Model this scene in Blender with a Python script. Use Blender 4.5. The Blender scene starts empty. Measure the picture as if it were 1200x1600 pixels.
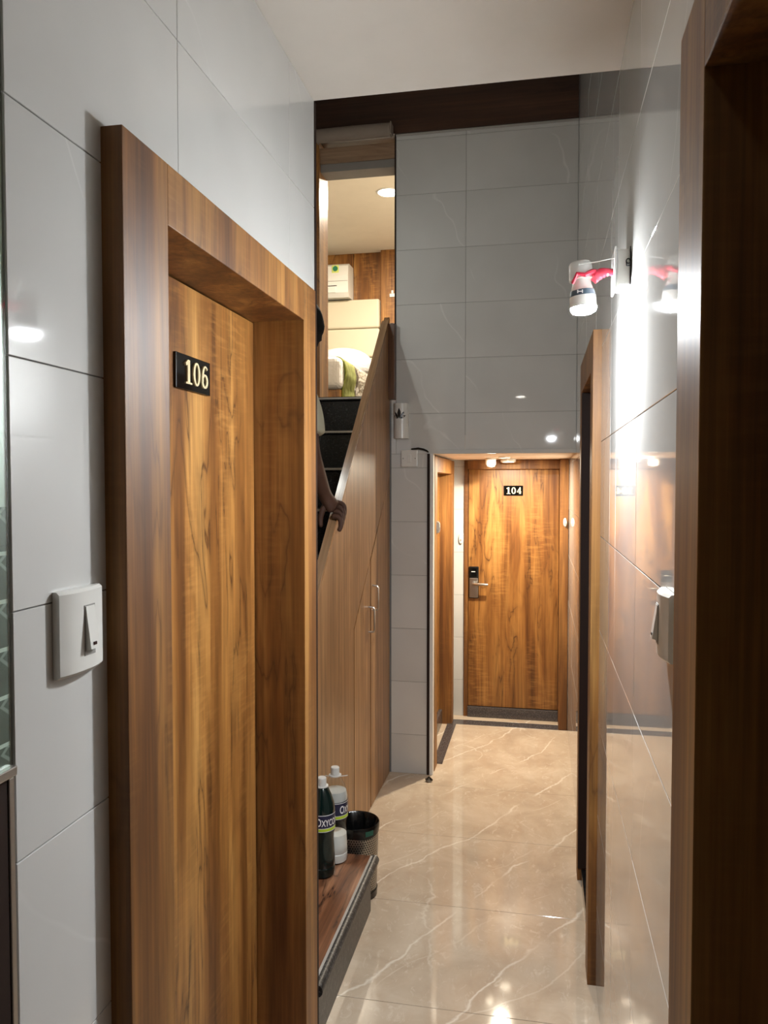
import bpy, bmesh, math, random
from mathutils import Vector, Matrix
random.seed(7)
S = bpy.context.scene
COL = S.collection

# ------------------------------------------------------------------ camera, world, light, exposure
CAM_H = 1.63
FPX = 1215.0
cam_d = bpy.data.cameras.new('camera')
cam_d.sensor_fit = 'VERTICAL'; cam_d.sensor_height = 36.0; cam_d.sensor_width = 27.0
cam_d.lens = FPX / 1600.0 * 36.0
cam_d.clip_start = 0.01
cam = bpy.data.objects.new('camera', cam_d); COL.objects.link(cam)
cam.location = (0, 0, CAM_H)
cam.rotation_euler = (math.radians(90 - 2.03), 0, math.radians(11.31))
S.camera = cam

W = bpy.data.worlds.new('world'); S.world = W; W.use_nodes = True
W.node_tree.nodes['Background'].inputs[0].default_value = (0.9, 0.95, 1.0, 1)
W.node_tree.nodes['Background'].inputs[1].default_value = 0.0

S.view_settings.view_transform = 'Standard'
S.view_settings.look = 'None'
S.view_settings.gamma = 1.0
S.view_settings.use_curve_mapping = False
S.view_settings.exposure = 0.3

BULB_E = 2500.0
STAIR_W = 5.5
ALCOVE_W = 29.0
UPPER_W = 72.0
LOBBY_FILL_W = 0.8

def light(name, kind, loc, watts, color, parent=None, size=0.05, rot=(0, 0, 0), spot=None):
    d = bpy.data.lights.new(name, kind); d.energy = watts; d.color = color
    if kind == 'AREA':
        d.shape = 'DISK'; d.size = size
    else:
        d.shadow_soft_size = size
    if spot:
        d.spot_size = math.radians(spot[0]); d.spot_blend = spot[1]
    o = bpy.data.objects.new(name, d); COL.objects.link(o)
    o.parent = parent
    o.location = Vector(loc) - (parent.location if parent else Vector((0, 0, 0)))
    o.rotation_euler = rot
    return o

# ------------------------------------------------------------------ material helpers
class NT:
    def __init__(s, name):
        s.m = bpy.data.materials.new(name); s.m.use_nodes = True
        s.t = s.m.node_tree; s.b = s.t.nodes['Principled BSDF']
    def n(s, typ, **kw):
        nd = s.t.nodes.new(typ)
        for k, v in kw.items():
            setattr(nd, k, v)
        return nd
    def l(s, a, b): s.t.links.new(a, b)
    def val(s, sock, v):
        if hasattr(v, 'default_value') or hasattr(v, 'is_output'):
            s.l(v, sock)
        else:
            sock.default_value = v
    def math(s, op, a, b=None, c=None, clamp=False):
        nd = s.n('ShaderNodeMath', operation=op); nd.use_clamp = clamp
        for i, v in enumerate((a, b, c)):
            if v is not None: s.val(nd.inputs[i], v)
        return nd.outputs[0]
    def vmul(s, a, v):
        nd = s.n('ShaderNodeVectorMath', operation='MULTIPLY'); s.l(a, nd.inputs[0]); nd.inputs[1].default_value = v
        return nd.outputs[0]
    def noise(s, vec, scale=1.0, detail=2.0, rough=0.5, dist=0.0):
        nd = s.n('ShaderNodeTexNoise'); s.l(vec, nd.inputs['Vector'])
        nd.inputs['Scale'].default_value = scale; nd.inputs['Detail'].default_value = detail
        nd.inputs['Roughness'].default_value = rough; nd.inputs['Distortion'].default_value = dist
        return nd.outputs['Fac']
    def ramp(s, fac, stops):
        nd = s.n('ShaderNodeValToRGB'); s.l(fac, nd.inputs[0])
        e = nd.color_ramp.elements
        while len(e) < len(stops): e.new(0.5)
        for el, (p, c) in zip(e, stops):
            el.position = p; el.color = (*c, 1) if len(c) == 3 else c
        return nd.outputs[0]
    def rmap(s, v, a, b, c=0.0, d=1.0):
        nd = s.n('ShaderNodeMapRange'); s.val(nd.inputs[0], v)
        for i, x in enumerate((a, b, c, d)): nd.inputs[i + 1].default_value = x
        return nd.outputs[0]
    def mix(s, fac, a, b, mode='MIX'):
        nd = s.n('ShaderNodeMix', data_type='RGBA', blend_type=mode)
        s.val(nd.inputs[0], fac)
        for k, v in ((6, a), (7, b)):
            if isinstance(v, tuple): nd.inputs[k].default_value = (*v, 1)
            else: s.l(v, nd.inputs[k])
        return nd.outputs[2]
    def pos(s, jitter=True):
        g = s.n('ShaderNodeNewGeometry').outputs['Position']
        if not jitter: return g
        r = s.n('ShaderNodeObjectInfo').outputs['Random']
        c = s.n('ShaderNodeCombineXYZ')
        for i, k in enumerate((13.7, 9.1, 5.3)): s.l(s.math('MULTIPLY', r, k), c.inputs[i])
        a = s.n('ShaderNodeVectorMath', operation='ADD'); s.l(g, a.inputs[0]); s.l(c.outputs[0], a.inputs[1])
        return a.outputs[0]
    def bump(s, h, strength, dist=0.001):
        nd = s.n('ShaderNodeBump'); s.l(h, nd.inputs['Height'])
        nd.inputs['Strength'].default_value = strength; nd.inputs['Distance'].default_value = dist
        s.l(nd.outputs[0], s.b.inputs['Normal'])
    def out(s, color=None, rough=None, spec=None, metal=None):
        if color is not None:
            if isinstance(color, tuple): s.b.inputs['Base Color'].default_value = (*color, 1)
            else: s.l(color, s.b.inputs['Base Color'])
        if rough is not None: s.val(s.b.inputs['Roughness'], rough)
        if spec is not None: s.b.inputs['Specular IOR Level'].default_value = spec
        if metal is not None: s.b.inputs['Metallic'].default_value = metal
        return s.m

def plain(name, color, rough=0.5, metal=0.0, spec=0.5, var=0.06):
    k = NT(name); p = k.pos()
    f = k.rmap(k.noise(p, 9, 3), 0.3, 0.7, 1 - var, 1 + var)
    c = k.mix(1.0, color, (1, 1, 1), 'MULTIPLY')
    mx = k.n('ShaderNodeVectorMath', operation='SCALE'); k.l(c, mx.inputs[0]); k.l(f, mx.inputs['Scale'])
    return k.out(mx.outputs[0], rough, spec, metal)

def emis(name, color, strength):
    k = NT(name); k.out((0.9, 0.9, 0.9), 0.4)
    k.b.inputs['Emission Color'].default_value = (*color, 1)
    k.b.inputs['Emission Strength'].default_value = strength
    return k.m

def glassm(name, color, rough=0.0, ior=1.45):
    k = NT(name); k.out(color, rough)
    k.b.inputs['Transmission Weight'].default_value = 1.0
    k.b.inputs['IOR'].default_value = ior
    return k.m

def wood(name, stops, vein, veinamt=0.75, along='Z', freq=5.0, fiddle=0.20, rough=0.36, straight=False, bright=1.0):
    k = NT(name); p = k.pos()
    def sc(a, l):
        return {'Z': (a, a, l), 'Y': (a, l, a), 'X': (l, a, a), 'YZ': (a, l, l)}[along]
    if straight:
        n1 = k.noise(k.vmul(p, sc(freq * 5, freq * 0.10)), 1, 4, 0.6, 0.25)
    else:
        n1 = k.noise(k.vmul(p, sc(freq * 2.1, freq * 0.16)), 1, 5, 0.56, 0.5)
    base = k.ramp(n1, stops)
    n2 = k.noise(k.vmul(p, sc(freq * 1.25, freq * 0.20)), 1, 4.5, 0.5, 0.5 if not straight else 0.2)
    pp = k.n('ShaderNodeMath', operation='PINGPONG'); k.l(k.math('MULTIPLY', n2, 9.0), pp.inputs[0]); pp.inputs[1].default_value = 0.5
    line = k.rmap(pp.outputs[0], 0.005, 0.055, 1.0, 0.0)
    mask = k.rmap(k.noise(k.vmul(p, sc(freq * 1.1, freq * 0.20)), 1, 2), 0.47, 0.58)
    soft = k.rmap(pp.outputs[0], 0.0, 0.36, 0.45, 0.0)
    lf = k.math('MULTIPLY', k.math('MULTIPLY', line, mask), veinamt)
    c = k.mix(k.math('MULTIPLY', soft, k.rmap(mask, 0.0, 1.0, 0.35, 1.0)), base, vein)
    c = k.mix(lf, c, vein)
    fd = k.rmap(k.noise(k.vmul(p, sc(freq * 2.4, 85)), 1, 2, 0.5, 0.3), 0.48, 0.66)
    fm = k.rmap(k.noise(k.vmul(p, sc(freq * 1.2, freq * 0.30)), 1, 1), 0.46, 0.62)
    ff = k.math('MULTIPLY', k.math('MULTIPLY', fd, fm), fiddle)
    c = k.mix(ff, c, tuple(min(1, x * 1.2) for x in stops[-1][1]))
    st_ = k.rmap(k.noise(k.vmul(p, sc(85, 1.3)), 1, 3, 0.6), 0.3, 0.7, 0.72, 1.17)
    po = k.math('MULTIPLY', st_, k.rmap(k.noise(k.vmul(p, sc(260, 5)), 1, 2), 0.3, 0.7, 0.90 * bright, 1.08 * bright))
    v = k.n('ShaderNodeVectorMath', operation='SCALE'); k.l(c, v.inputs[0]); k.l(po, v.inputs['Scale'])
    k.bump(po, 0.05, 0.0006)
    return k.out(v.outputs[0], rough, 0.45)

GOLD = [(0.30, (0.112, 0.040, 0.009)), (0.43, (0.215, 0.085, 0.019)), (0.55, (0.325, 0.146, 0.036)), (0.68, (0.455, 0.232, 0.066))]
M = {}
M['door'] = wood('teak_laminate', GOLD, (0.075, 0.027, 0.007), 0.9, freq=5.6, fiddle=0.26)
M['frame'] = wood('teak_frame_laminate', [(s, tuple(x * 0.86 for x in c)) for s, c in GOLD], (0.10, 0.04, 0.012), 0.55, fiddle=0.16, rough=0.5)
M['framey'] = wood('teak_frame_head_laminate', [(s, tuple(x * 0.86 for x in c)) for s, c in GOLD], (0.10, 0.04, 0.012), 0.5, fiddle=0.16, rough=0.5)
M['panel'] = wood('straight_grain_laminate', [(0.3, (0.19, 0.090, 0.032)), (0.5, (0.31, 0.160, 0.062)), (0.68, (0.43, 0.24, 0.10))], (0.15, 0.068, 0.022), 0.35, freq=6.0, fiddle=0.0, straight=True)
M['rail'] = wood('handrail_wood', [(0.3, (0.27, 0.15, 0.075)), (0.7, (0.42, 0.26, 0.145))], (0.2, 0.10, 0.05), 0.2, along='YZ', fiddle=0.0, straight=True, rough=0.22)
M['darkwood'] = wood('dark_walnut_laminate', [(0.3, (0.030, 0.012, 0.006)), (0.7, (0.075, 0.032, 0.017))], (0.016, 0.006, 0.004), 0.6, along='X', fiddle=0.1)
M['post'] = wood('brown_walnut_laminate', [(0.3, (0.09, 0.035, 0.014)), (0.7, (0.17, 0.075, 0.03))], (0.05, 0.02, 0.008), 0.4, fiddle=0.0)
M['steptop'] = wood('step_wood_plank', [(0.33, (0.11, 0.040, 0.017)), (0.5, (0.22, 0.088, 0.040)), (0.64, (0.42, 0.21, 0.115))], (0.022, 0.008, 0.005), 1.0, along='Y', freq=9.0, fiddle=0.0, rough=0.3)
M['header'] = wood('pale_header_laminate', [(0.3, (0.28, 0.17, 0.10)), (0.7, (0.40, 0.27, 0.17))], (0.2, 0.11, 0.06), 0.3, along='X', fiddle=0.0)

def tile_mat():
    k = NT('white_porcelain_tile'); p = k.pos()
    n = k.noise(p, 2.2, 3, 0.5)
    c = k.ramp(n, [(0.3, (0.56, 0.555, 0.535)), (0.7, (0.635, 0.63, 0.61))])
    # thin pale diagonal veins
    w = k.n('ShaderNodeVectorMath', operation='DOT_PRODUCT'); k.l(p, w.inputs[0]); w.inputs[1].default_value = (1.1, 1.1, 0.75)
    s = k.math('ADD', k.math('MULTIPLY', w.outputs['Value'], 1.5), k.math('MULTIPLY', k.noise(p, 1.6, 3), 1.3))
    pp = k.n('ShaderNodeMath', operation='PINGPONG'); k.l(s, pp.inputs[0]); pp.inputs[1].default_value = 0.5
    ln = k.rmap(pp.outputs[0], 0.0, 0.012, 0.55, 0.0)
    ln = k.math('MULTIPLY', ln, k.rmap(k.noise(p, 3.0, 2), 0.45, 0.6))
    c = k.mix(ln, c, (0.78, 0.77, 0.75))
    return k.out(c, 0.028, 0.55)
M['tile'] = tile_mat()
M['grout'] = plain('grey_grout', (0.22, 0.21, 0.20), 0.8)

def marble_mat():
    k = NT('cream_marble_tile'); p = k.pos(False)
    n = k.noise(p, 3.5, 5, 0.6, 0.6)
    c = k.ramp(n, [(0.30, (0.47, 0.37, 0.275)), (0.5, (0.56, 0.455, 0.345)), (0.72, (0.655, 0.555, 0.44))])
    n2 = k.noise(k.vmul(p, (24, 15, 1)), 1, 5, 0.68, 1.2)
    c = k.mix(k.rmap(n2, 0.56, 0.70, 0.0, 0.6), c, (0.74, 0.66, 0.55))
    n3 = k.noise(k.vmul(p, (9, 5, 1)), 1, 4, 0.6, 0.9)
    c = k.mix(k.rmap(n3, 0.52, 0.68, 0.0, 0.4), c, (0.50, 0.37, 0.26))
    def vein(direction, freq, wob, width, amt, seed, thr):
        q = k.n('ShaderNodeVectorMath', operation='ADD'); k.l(p, q.inputs[0]); q.inputs[1].default_value = (seed, seed * 0.7, 0)
        w = k.n('ShaderNodeVectorMath', operation='DOT_PRODUCT'); k.l(q.outputs[0], w.inputs[0]); w.inputs[1].default_value = direction
        s = k.math('ADD', k.math('MULTIPLY', w.outputs['Value'], freq), k.math('ADD', k.math('MULTIPLY', k.noise(q.outputs[0], 1.1, 2, 0.5), wob), k.math('MULTIPLY', k.noise(q.outputs[0], 9.0, 3, 0.6), 0.16)))
        pp = k.n('ShaderNodeMath', operation='PINGPONG'); k.l(s, pp.inputs[0]); pp.inputs[1].default_value = 0.5
        ln = k.rmap(pp.outputs[0], 0.0, width, amt, 0.0)
        return k.math('MULTIPLY', ln, k.rmap(k.noise(q.outputs[0], 2.6, 2), thr, thr + 0.10))
    c = k.mix(vein((0.86, -0.50, 0), 2.9, 0.9, 0.022, 0.85, 0.3, 0.42), c, (0.82, 0.76, 0.66))
    c = k.mix(vein((0.93, 0.36, 0), 1.7, 1.3, 0.012, 0.6, 4.1, 0.53), c, (0.80, 0.73, 0.62))
    c = k.mix(vein((0.80, -0.60, 0), 3.6, 1.6, 0.018, 0.5, 9.3, 0.50), c, (0.78, 0.70, 0.58))
    return k.out(c, 0.055, 0.5)
M['marble'] = marble_mat()

def granite_mat(name, a, b, sp, rough=0.15, scale=180):
    k = NT(name); p = k.pos()
    n = k.noise(p, scale, 3, 0.7)
    c = k.ramp(n, [(0.38, a), (0.56, b), (0.68, sp)])
    return k.out(c, rough, 0.5)
M['granite'] = granite_mat('dark_granite', (0.035, 0.030, 0.031), (0.085, 0.075, 0.075), (0.24, 0.21, 0.205), 0.2, 260)
M['blackgranite'] = granite_mat('black_granite', (0.004, 0.004, 0.004), (0.010, 0.010, 0.010), (0.045, 0.045, 0.045), 0.16, 120)
M['riser'] = granite_mat('grey_granite', (0.035, 0.033, 0.030), (0.065, 0.061, 0.055), (0.11, 0.10, 0.095), 0.42, 90)
M['nosing'] = granite_mat('granite_nosing', (0.010, 0.010, 0.010), (0.03, 0.03, 0.03), (0.16, 0.16, 0.16), 0.42, 110)
M['ceil'] = plain('matt_ceiling_paint', (0.70, 0.655, 0.60), 0.85, var=0.02)
M['cream'] = plain('cream_paint', (0.76, 0.70, 0.60), 0.8, var=0.02)
M['alcoveceil'] = plain('alcove_ceiling_paint', (0.78, 0.66, 0.54), 0.75, var=0.02)
M['white'] = plain('white_plastic', (0.74, 0.73, 0.69), 0.28, var=0.02)
M['whitepaint'] = plain('white_gloss_paint', (0.78, 0.77, 0.74), 0.3, var=0.02)
M['black'] = plain('black_plastic', (0.006, 0.006, 0.006), 0.25)
M['plate'] = plain('black_acrylic', (0.004, 0.004, 0.004), 0.06)
M['gold'] = plain('polished_brass', (0.86, 0.74, 0.46), 0.3, 0.35)
M['steel'] = plain('brushed_steel', (0.55, 0.53, 0.50), 0.28, 1.0)
M['darksteel'] = plain('dark_steel', (0.10, 0.09, 0.08), 0.3, 1.0)
M['milk0'] = plain('pale_joint_filler', (0.40, 0.38, 0.35), 0.4)
M['brownedge'] = plain('dark_brown_edging', (0.020, 0.009, 0.006), 0.7, spec=0.25)
M['greytrim'] = plain('grey_trim', (0.24, 0.22, 0.20), 0.5)
M['blind'] = plain('taupe_blind_fabric', (0.26, 0.21, 0.17), 0.8)
M['gap'] = plain('dark_gap', (0.010, 0.005, 0.004), 0.9)

# ------------------------------------------------------------------ mesh helpers
def tag(o, label=None, cat=None, group=None, kind=None):
    if label: o['label'] = label
    if cat: o['category'] = cat
    if group: o['group'] = group
    if kind: o['kind'] = kind
    return o

def empty(name, loc, label, cat, group=None, kind=None):
    o = bpy.data.objects.new(name, None); COL.objects.link(o); o.location = loc
    o.empty_display_size = 0.05
    return tag(o, label, cat, group, kind)

def wloc(o):
    v = Vector((0, 0, 0))
    while o is not None:
        v += o.location; o = o.parent
    return v

def finish(name, bm, mat, parent=None, origin=None, smooth=False, bevel=0.0, seg=2):
    """bm in world coordinates; origin = world point for the object's own origin"""
    if bevel > 0:
        bmesh.ops.bevel(bm, geom=[e for e in bm.edges if len(e.link_faces) == 2 and e.calc_face_angle(0) > 0.5],
                        offset=bevel, segments=seg, profile=0.6, affect='EDGES')
    bmesh.ops.recalc_face_normals(bm, faces=bm.faces)
    if origin is None:
        if bm.verts:
            xs = [v.co for v in bm.verts]
            lo = Vector([min(c[i] for c in xs) for i in range(3)]); hi = Vector([max(c[i] for c in xs) for i in range(3)])
            origin = Vector(((lo.x + hi.x) / 2, (lo.y + hi.y) / 2, lo.z))
        else:
            origin = Vector((0, 0, 0))
    origin = Vector(origin)
    bmesh.ops.translate(bm, vec=-origin, verts=bm.verts)
    me = bpy.data.meshes.new(name); bm.to_mesh(me); bm.free()
    if smooth:
        for f in me.polygons: f.use_smooth = True
        me.set_sharp_from_angle(angle=math.radians(38))
    me.materials.append(M[mat] if isinstance(mat, str) else mat)
    o = bpy.data.objects.new(name, me); COL.objects.link(o)
    o.parent = parent
    o.location = origin - (wloc(parent) if parent else Vector((0, 0, 0)))
    return o

def abox(bm, x0, x1, y0, y1, z0, z1):
    c = Vector(((x0 + x1) / 2, (y0 + y1) / 2, (z0 + z1) / 2))
    bmesh.ops.create_cube(bm, size=1.0, matrix=Matrix.Translation(c) @ Matrix.Diagonal((abs(x1 - x0), abs(y1 - y0), abs(z1 - z0), 1)))

def box(name, x0, x1, y0, y1, z0, z1, mat, parent=None, bevel=0.0015, seg=2):
    bm = bmesh.new(); abox(bm, x0, x1, y0, y1, z0, z1)
    return finish(name, bm, mat, parent, bevel=bevel, seg=seg)

def prism(name, pts, axis, a, b, mat, parent=None, bevel=0.0, smooth=False):
    """pts 2-D polygon; axis 'X': pts=(y,z) extruded x a..b ; 'Y': (x,z) ; 'Z': (x,y)"""
    bm = bmesh.new()
    def P(u, v, w):
        return {'X': (w, u, v), 'Y': (u, w, v), 'Z': (u, v, w)}[axis]
    A = [bm.verts.new(P(u, v, a)) for u, v in pts]; B = [bm.verts.new(P(u, v, b)) for u, v in pts]
    n = len(pts)
    bm.faces.new(A); bm.faces.new(B[::-1])
    for i in range(n):
        bm.faces.new((A[i], A[(i + 1) % n], B[(i + 1) % n], B[i]))
    return finish(name, bm, mat, parent, bevel=bevel, smooth=smooth)

def add_lathe(bm, prof, c=(0, 0, 0), segs=32, mtx=None, a0=0.0, a1=2 * math.pi):
    full = abs(a1 - a0 - 2 * math.pi) < 1e-6
    rings = []
    n = segs if full else segs + 1
    for r, z in prof:
        if r < 1e-6:
            v = Vector((0, 0, z)); v = (mtx @ v) if mtx else v + Vector(c)
            rings.append([bm.verts.new(v)])
        else:
            ring = []
            for i in range(n):
                a = a0 + (a1 - a0) * i / segs
                v = Vector((r * math.cos(a), r * math.sin(a), z)); v = (mtx @ v) if mtx else v + Vector(c)
                ring.append(bm.verts.new(v))
            rings.append(ring)
    for p, q in zip(rings, rings[1:]):
        m = n if full else n - 1
        for i in range(m):
            j = (i + 1) % n
            if len(p) == 1 and len(q) == 1: continue
            if len(p) == 1: bm.faces.new((p[0], q[i], q[j]))
            elif len(q) == 1: bm.faces.new((p[i], p[j], q[0]))
            else: bm.faces.new((p[i], p[j], q[j], q[i]))

def lathe(name, prof, c, mat, parent=None, segs=32, mtx=None, smooth=True):
    bm = bmesh.new(); add_lathe(bm, prof, c, segs, mtx)
    return finish(name, bm, mat, parent, smooth=smooth)

def add_tube(bm, pts, rad, segs=10, closed_ends=True):
    pts = [Vector(p) for p in pts]
    if not hasattr(rad, '__len__'): rad = [rad] * len(pts)
    rings = []; up = None
    for i, p in enumerate(pts):
        t = (pts[min(i + 1, len(pts) - 1)] - pts[max(i - 1, 0)]).normalized()
        if up is None:
            up = Vector((0, 0, 1)) if abs(t.z) < 0.9 else Vector((1, 0, 0))
        x = t.cross(up).normalized(); y = x.cross(t).normalized(); up = y
        rings.append([bm.verts.new(p + (x * math.cos(2 * math.pi * k / segs) + y * math.sin(2 * math.pi * k / segs)) * rad[i]) for k in range(segs)])
    for a, b in zip(rings, rings[1:]):
        for k in range(segs):
            bm.faces.new((a[k], a[(k + 1) % segs], b[(k + 1) % segs], b[k]))
    if closed_ends:
        bm.faces.new(rings[0][::-1]); bm.faces.new(rings[-1])

def tube(name, pts, rad, mat, parent=None, segs=10):
    bm = bmesh.new(); add_tube(bm, pts, rad, segs)
    return finish(name, bm, mat, parent, smooth=True)

# ------------------------------------------------------------------ tiles
TILE_CACHE = {}
def tile(parent, axis, plane, out, u0, u1, v0, v1, mat, name='tile', gap=0.0016, thick=0.007, tilt=0.0006):
    du, dv = u1 - u0 - gap, v1 - v0 - gap
    if du < 0.004 or dv < 0.004: return
    key = (axis, out, round(du, 4), round(dv, 4), mat)
    if key not in TILE_CACHE:
        bm = bmesh.new()
        if axis == 'X': abox(bm, 0, -out * thick, -du / 2, du / 2, -dv / 2, dv / 2)
        elif axis == 'Y': abox(bm, -du / 2, du / 2, 0, -out * thick, -dv / 2, dv / 2)
        else: abox(bm, -du / 2, du / 2, -dv / 2, dv / 2, 0, -out * thick)
        bmesh.ops.bevel(bm, geom=list(bm.edges), offset=0.0007, segments=1, affect='EDGES')
        bmesh.ops.recalc_face_normals(bm, faces=bm.faces)
        me = bpy.data.meshes.new(name); bm.to_mesh(me); bm.free(); me.materials.append(M[mat])
        TILE_CACHE[key] = me
    o = bpy.data.objects.new(name, TILE_CACHE[key]); COL.objects.link(o)
    u, v = (u0 + u1) / 2, (v0 + v1) / 2
    loc = {'X': (plane, u, v), 'Y': (u, plane, v), 'Z': (u, v, plane)}[axis]
    o.parent = parent; o.location = Vector(loc) - wloc(parent)
    g = lambda: random.gauss(0, tilt)
    o.rotation_euler = {'X': (0, g(), g()), 'Y': (g(), 0, g()), 'Z': (0, 0, 0)}[axis]
    return o

def grid(lo, hi, off, step):
    k = math.floor((lo - off) / step)
    e = [lo]; x = off + (k + 1) * step
    while x < hi - 1e-4:
        if x - e[-1] > 1e-3: e.append(x)
        x += step
    e.append(hi)
    return list(zip(e, e[1:]))

def tile_wall(parent, axis, plane, out, ulo, uhi, vlo, vhi, uoff, voff, su=0.6, sv=0.3, holes=(), mat='tile'):
    for v0, v1 in grid(vlo, vhi, voff, sv):
        for u0, u1 in grid(ulo, uhi, uoff, su):
            spans = [(u0, u1)]
            for h0, h1, hz0, hz1 in holes:
                if v0 < hz1 - 1e-3 and v1 > hz0 + 1e-3:
                    ns = []
                    for a, b in spans:
                        if b <= h0 or a >= h1: ns.append((a, b)); continue
                        if a < h0: ns.append((a, h0))
                        if b > h1: ns.append((h1, b))
                    spans = ns
            for a, b in spans:
                tile(parent, axis, plane, out, a, b, v0, v1, mat)

# ------------------------------------------------------------------ main dimensions
XL, XR = -0.605, 0.190          # corridor walls
YB = 4.28                       # tall back wall over the alcove
YN = 5.44                       # alcove end wall
ZC = 2.665                      # corridor ceiling
ZV = 4.05                       # stairwell ceiling
ZA = 1.80                       # alcove ceiling
YE = 2.06                       # far end of left wall and of corridor ceiling
XP = -0.822                     # outer face of under-stair panel
ZU = 2.12                       # upper floor
YBK = -1.7                      # wall behind the camera
GB = 0.003                      # grout recess

# ------------------------------------------------------------------ structure: floor
bm = bmesh.new(); abox(bm, -1.30, XR + 0.20, YBK, 6.2, -0.12, -0.0045); abox(bm, -2.6, -1.30, YBK, 0.2, -0.12, -0.0045)
fl = tag(finish('floor', bm, 'grout'), 'polished cream marble floor tiles with pale diagonal veins', 'floor', kind='structure')
for v0, v1 in grid(YBK, 5.235, 2.35, 0.594):
    tile(fl, 'Z', 0.0, 1, -1.28, XR + 0.02, v0, v1, 'marble', 'floor_tile', gap=0.0018, tilt=0)
tile(fl, 'Z', 0.0, 1, XL, XR + 0.02, 5.235, 5.345, 'granite', 'granite_strip', tilt=0)
tile(fl, 'Z', 0.0, 1, XL, XR + 0.02, 5.345, 5.60, 'marble', 'floor_tile', tilt=0)

# ------------------------------------------------------------------ structure: ceilings
bm = bmesh.new(); abox(bm, -2.6, XR + 0.3, YBK - 0.1, YE, ZC, ZC + 0.14)
tag(finish('ceiling', bm, 'ceil', bevel=0.002), 'plain matt off-white corridor ceiling', 'ceiling', kind='structure')
bm = bmesh.new(); abox(bm, -1.5, XR + 0.3, YE - 0.15, YB + 0.2, ZV, ZV + 0.1)
tag(finish('ceiling_stairwell', bm, 'ceil'), 'high ceiling over the stairwell', 'ceiling', kind='structure')
bm = bmesh.new(); abox(bm, -1.5, XR + 0.3, YE - 0.16, YE - 0.001, ZC + 0.14, ZV)
tag(finish('wall_over_ceiling', bm, 'ceil'), 'painted wall above the corridor ceiling edge', 'wall', kind='structure')
bm = bmesh.new(); abox(bm, XL - 0.12, XR + 0.2, YB + 0.001, YN + 0.2, ZA, ZA + 0.10)
tag(finish('ceiling_alcove', bm, 'alcoveceil', bevel=0.001), 'low warm lit ceiling of the alcove before door 104', 'ceiling', kind='structure')

# ------------------------------------------------------------------ structure: left wall with door 106 opening
D1 = dict(u0=1.005, u1=1.955, zt=2.13, fw=0.125, fwf=0.10, zin=2.035)
bm = bmesh.new()
xb = XL - GB
abox(bm, xb - 0.14, xb, 0.8028, 1.06, 0, ZC)
abox(bm, xb - 0.14, xb, 1.90, YE, 0, ZC)
abox(bm, xb - 0.14, xb, 1.06, 1.90, 2.08, ZC)
wl = tag(finish('wall_left', bm, 'grout'), 'left corridor wall of glossy pale tiles around door 106', 'wall', kind='structure')
tile_wall(wl, 'X', XL, 1, 0.8035, YE, -0.02, ZC, 1.245, -0.02, holes=[(1.06, 1.90, -1, 2.08)])
o = box('trim_1', XL - 0.15, XL + 0.002, YE, YE + 0.016, 0, ZC, 'brownedge'); tag(o, 'thin dark edging at the end of the left wall', 'trim', kind='structure')

# glazed strip at the far left edge, with patterned tile seen through it
bm = bmesh.new(); abox(bm, -0.86, -0.6092, 0.10, 0.8025, 0, ZC)
wg = tag(finish('wall_lobby_left', bm, 'whitepaint'), 'pale lobby wall behind the glass pane at the far left', 'wall', kind='structure')
def hexmat():
    k = NT('grey_chevron_tile'); p = k.pos(False)
    sx = k.n('ShaderNodeSeparateXYZ'); k.l(p, sx.inputs[0])
    y, z = sx.outputs['Y'], sx.outputs['Z']
    zz = k.n('ShaderNodeMath', operation='PINGPONG'); k.l(k.math('MULTIPLY', z, 1 / 0.056), zz.inputs[0]); zz.inputs[1].default_value = 0.5
    yy = k.math('ADD', k.math('MULTIPLY', y, 1 / 0.075), zz.outputs[0])
    py = k.n('ShaderNodeMath', operation='PINGPONG'); k.l(yy, py.inputs[0]); py.inputs[1].default_value = 0.5
    ln = k.rmap(py.outputs[0], 0.03, 0.06, 1, 0)
    c = k.mix(ln, k.ramp(k.noise(p, 30, 3), [(0.3, (0.10, 0.11, 0.10)), (0.7, (0.17, 0.18, 0.165))]), (0.36, 0.38, 0.36))
    return k.out(c, 0.2)
M['hex'] = hexmat()
for i in range(6):
    tile(wg, 'X', -0.60885, 1, 0.30, 0.8035, 1.27 + i * 0.056, 1.27 + (i + 1) * 0.056, 'hex', 'patterned_tile', gap=0.004)
k = NT('clear_greenish_glass')
tr = k.n('ShaderNodeBsdfTransparent'); tr.inputs[0].default_value = (0.90, 0.96, 0.93, 1)
gl = k.n('ShaderNodeBsdfGlossy'); gl.inputs['Roughness'].default_value = 0.02
mx = k.n('ShaderNodeMixShader'); mx.inputs[0].default_value = 0.07; k.l(tr.outputs[0], mx.inputs[1]); k.l(gl.outputs[0], mx.inputs[2])
k.l(mx.outputs[0], k.t.nodes['Material Output'].inputs['Surface'])
M['pane'] = k.m
gp = empty('glass_partition', (-0.62, 0.6, 0), 'clear greenish glass pane beside the tiled wall at the far left', 'partition')
box('pane', -0.6086, -0.6066, 0.10, 0.8022, 1.30, 2.64, 'pane', gp, bevel=0.0002)
box('steel_clip', -0.6090, -0.601, 0.70, 0.803, 1.288, 1.2995, 'steel', gp)
box('lower_panel', -0.6090, -0.607, 0.10, 0.793, 0.0, 1.286, 'brownedge', gp)
box('edge_strip', -0.6090, -0.605, 0.7935, 0.8022, 0.0, 1.286, 'steel', gp)

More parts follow.
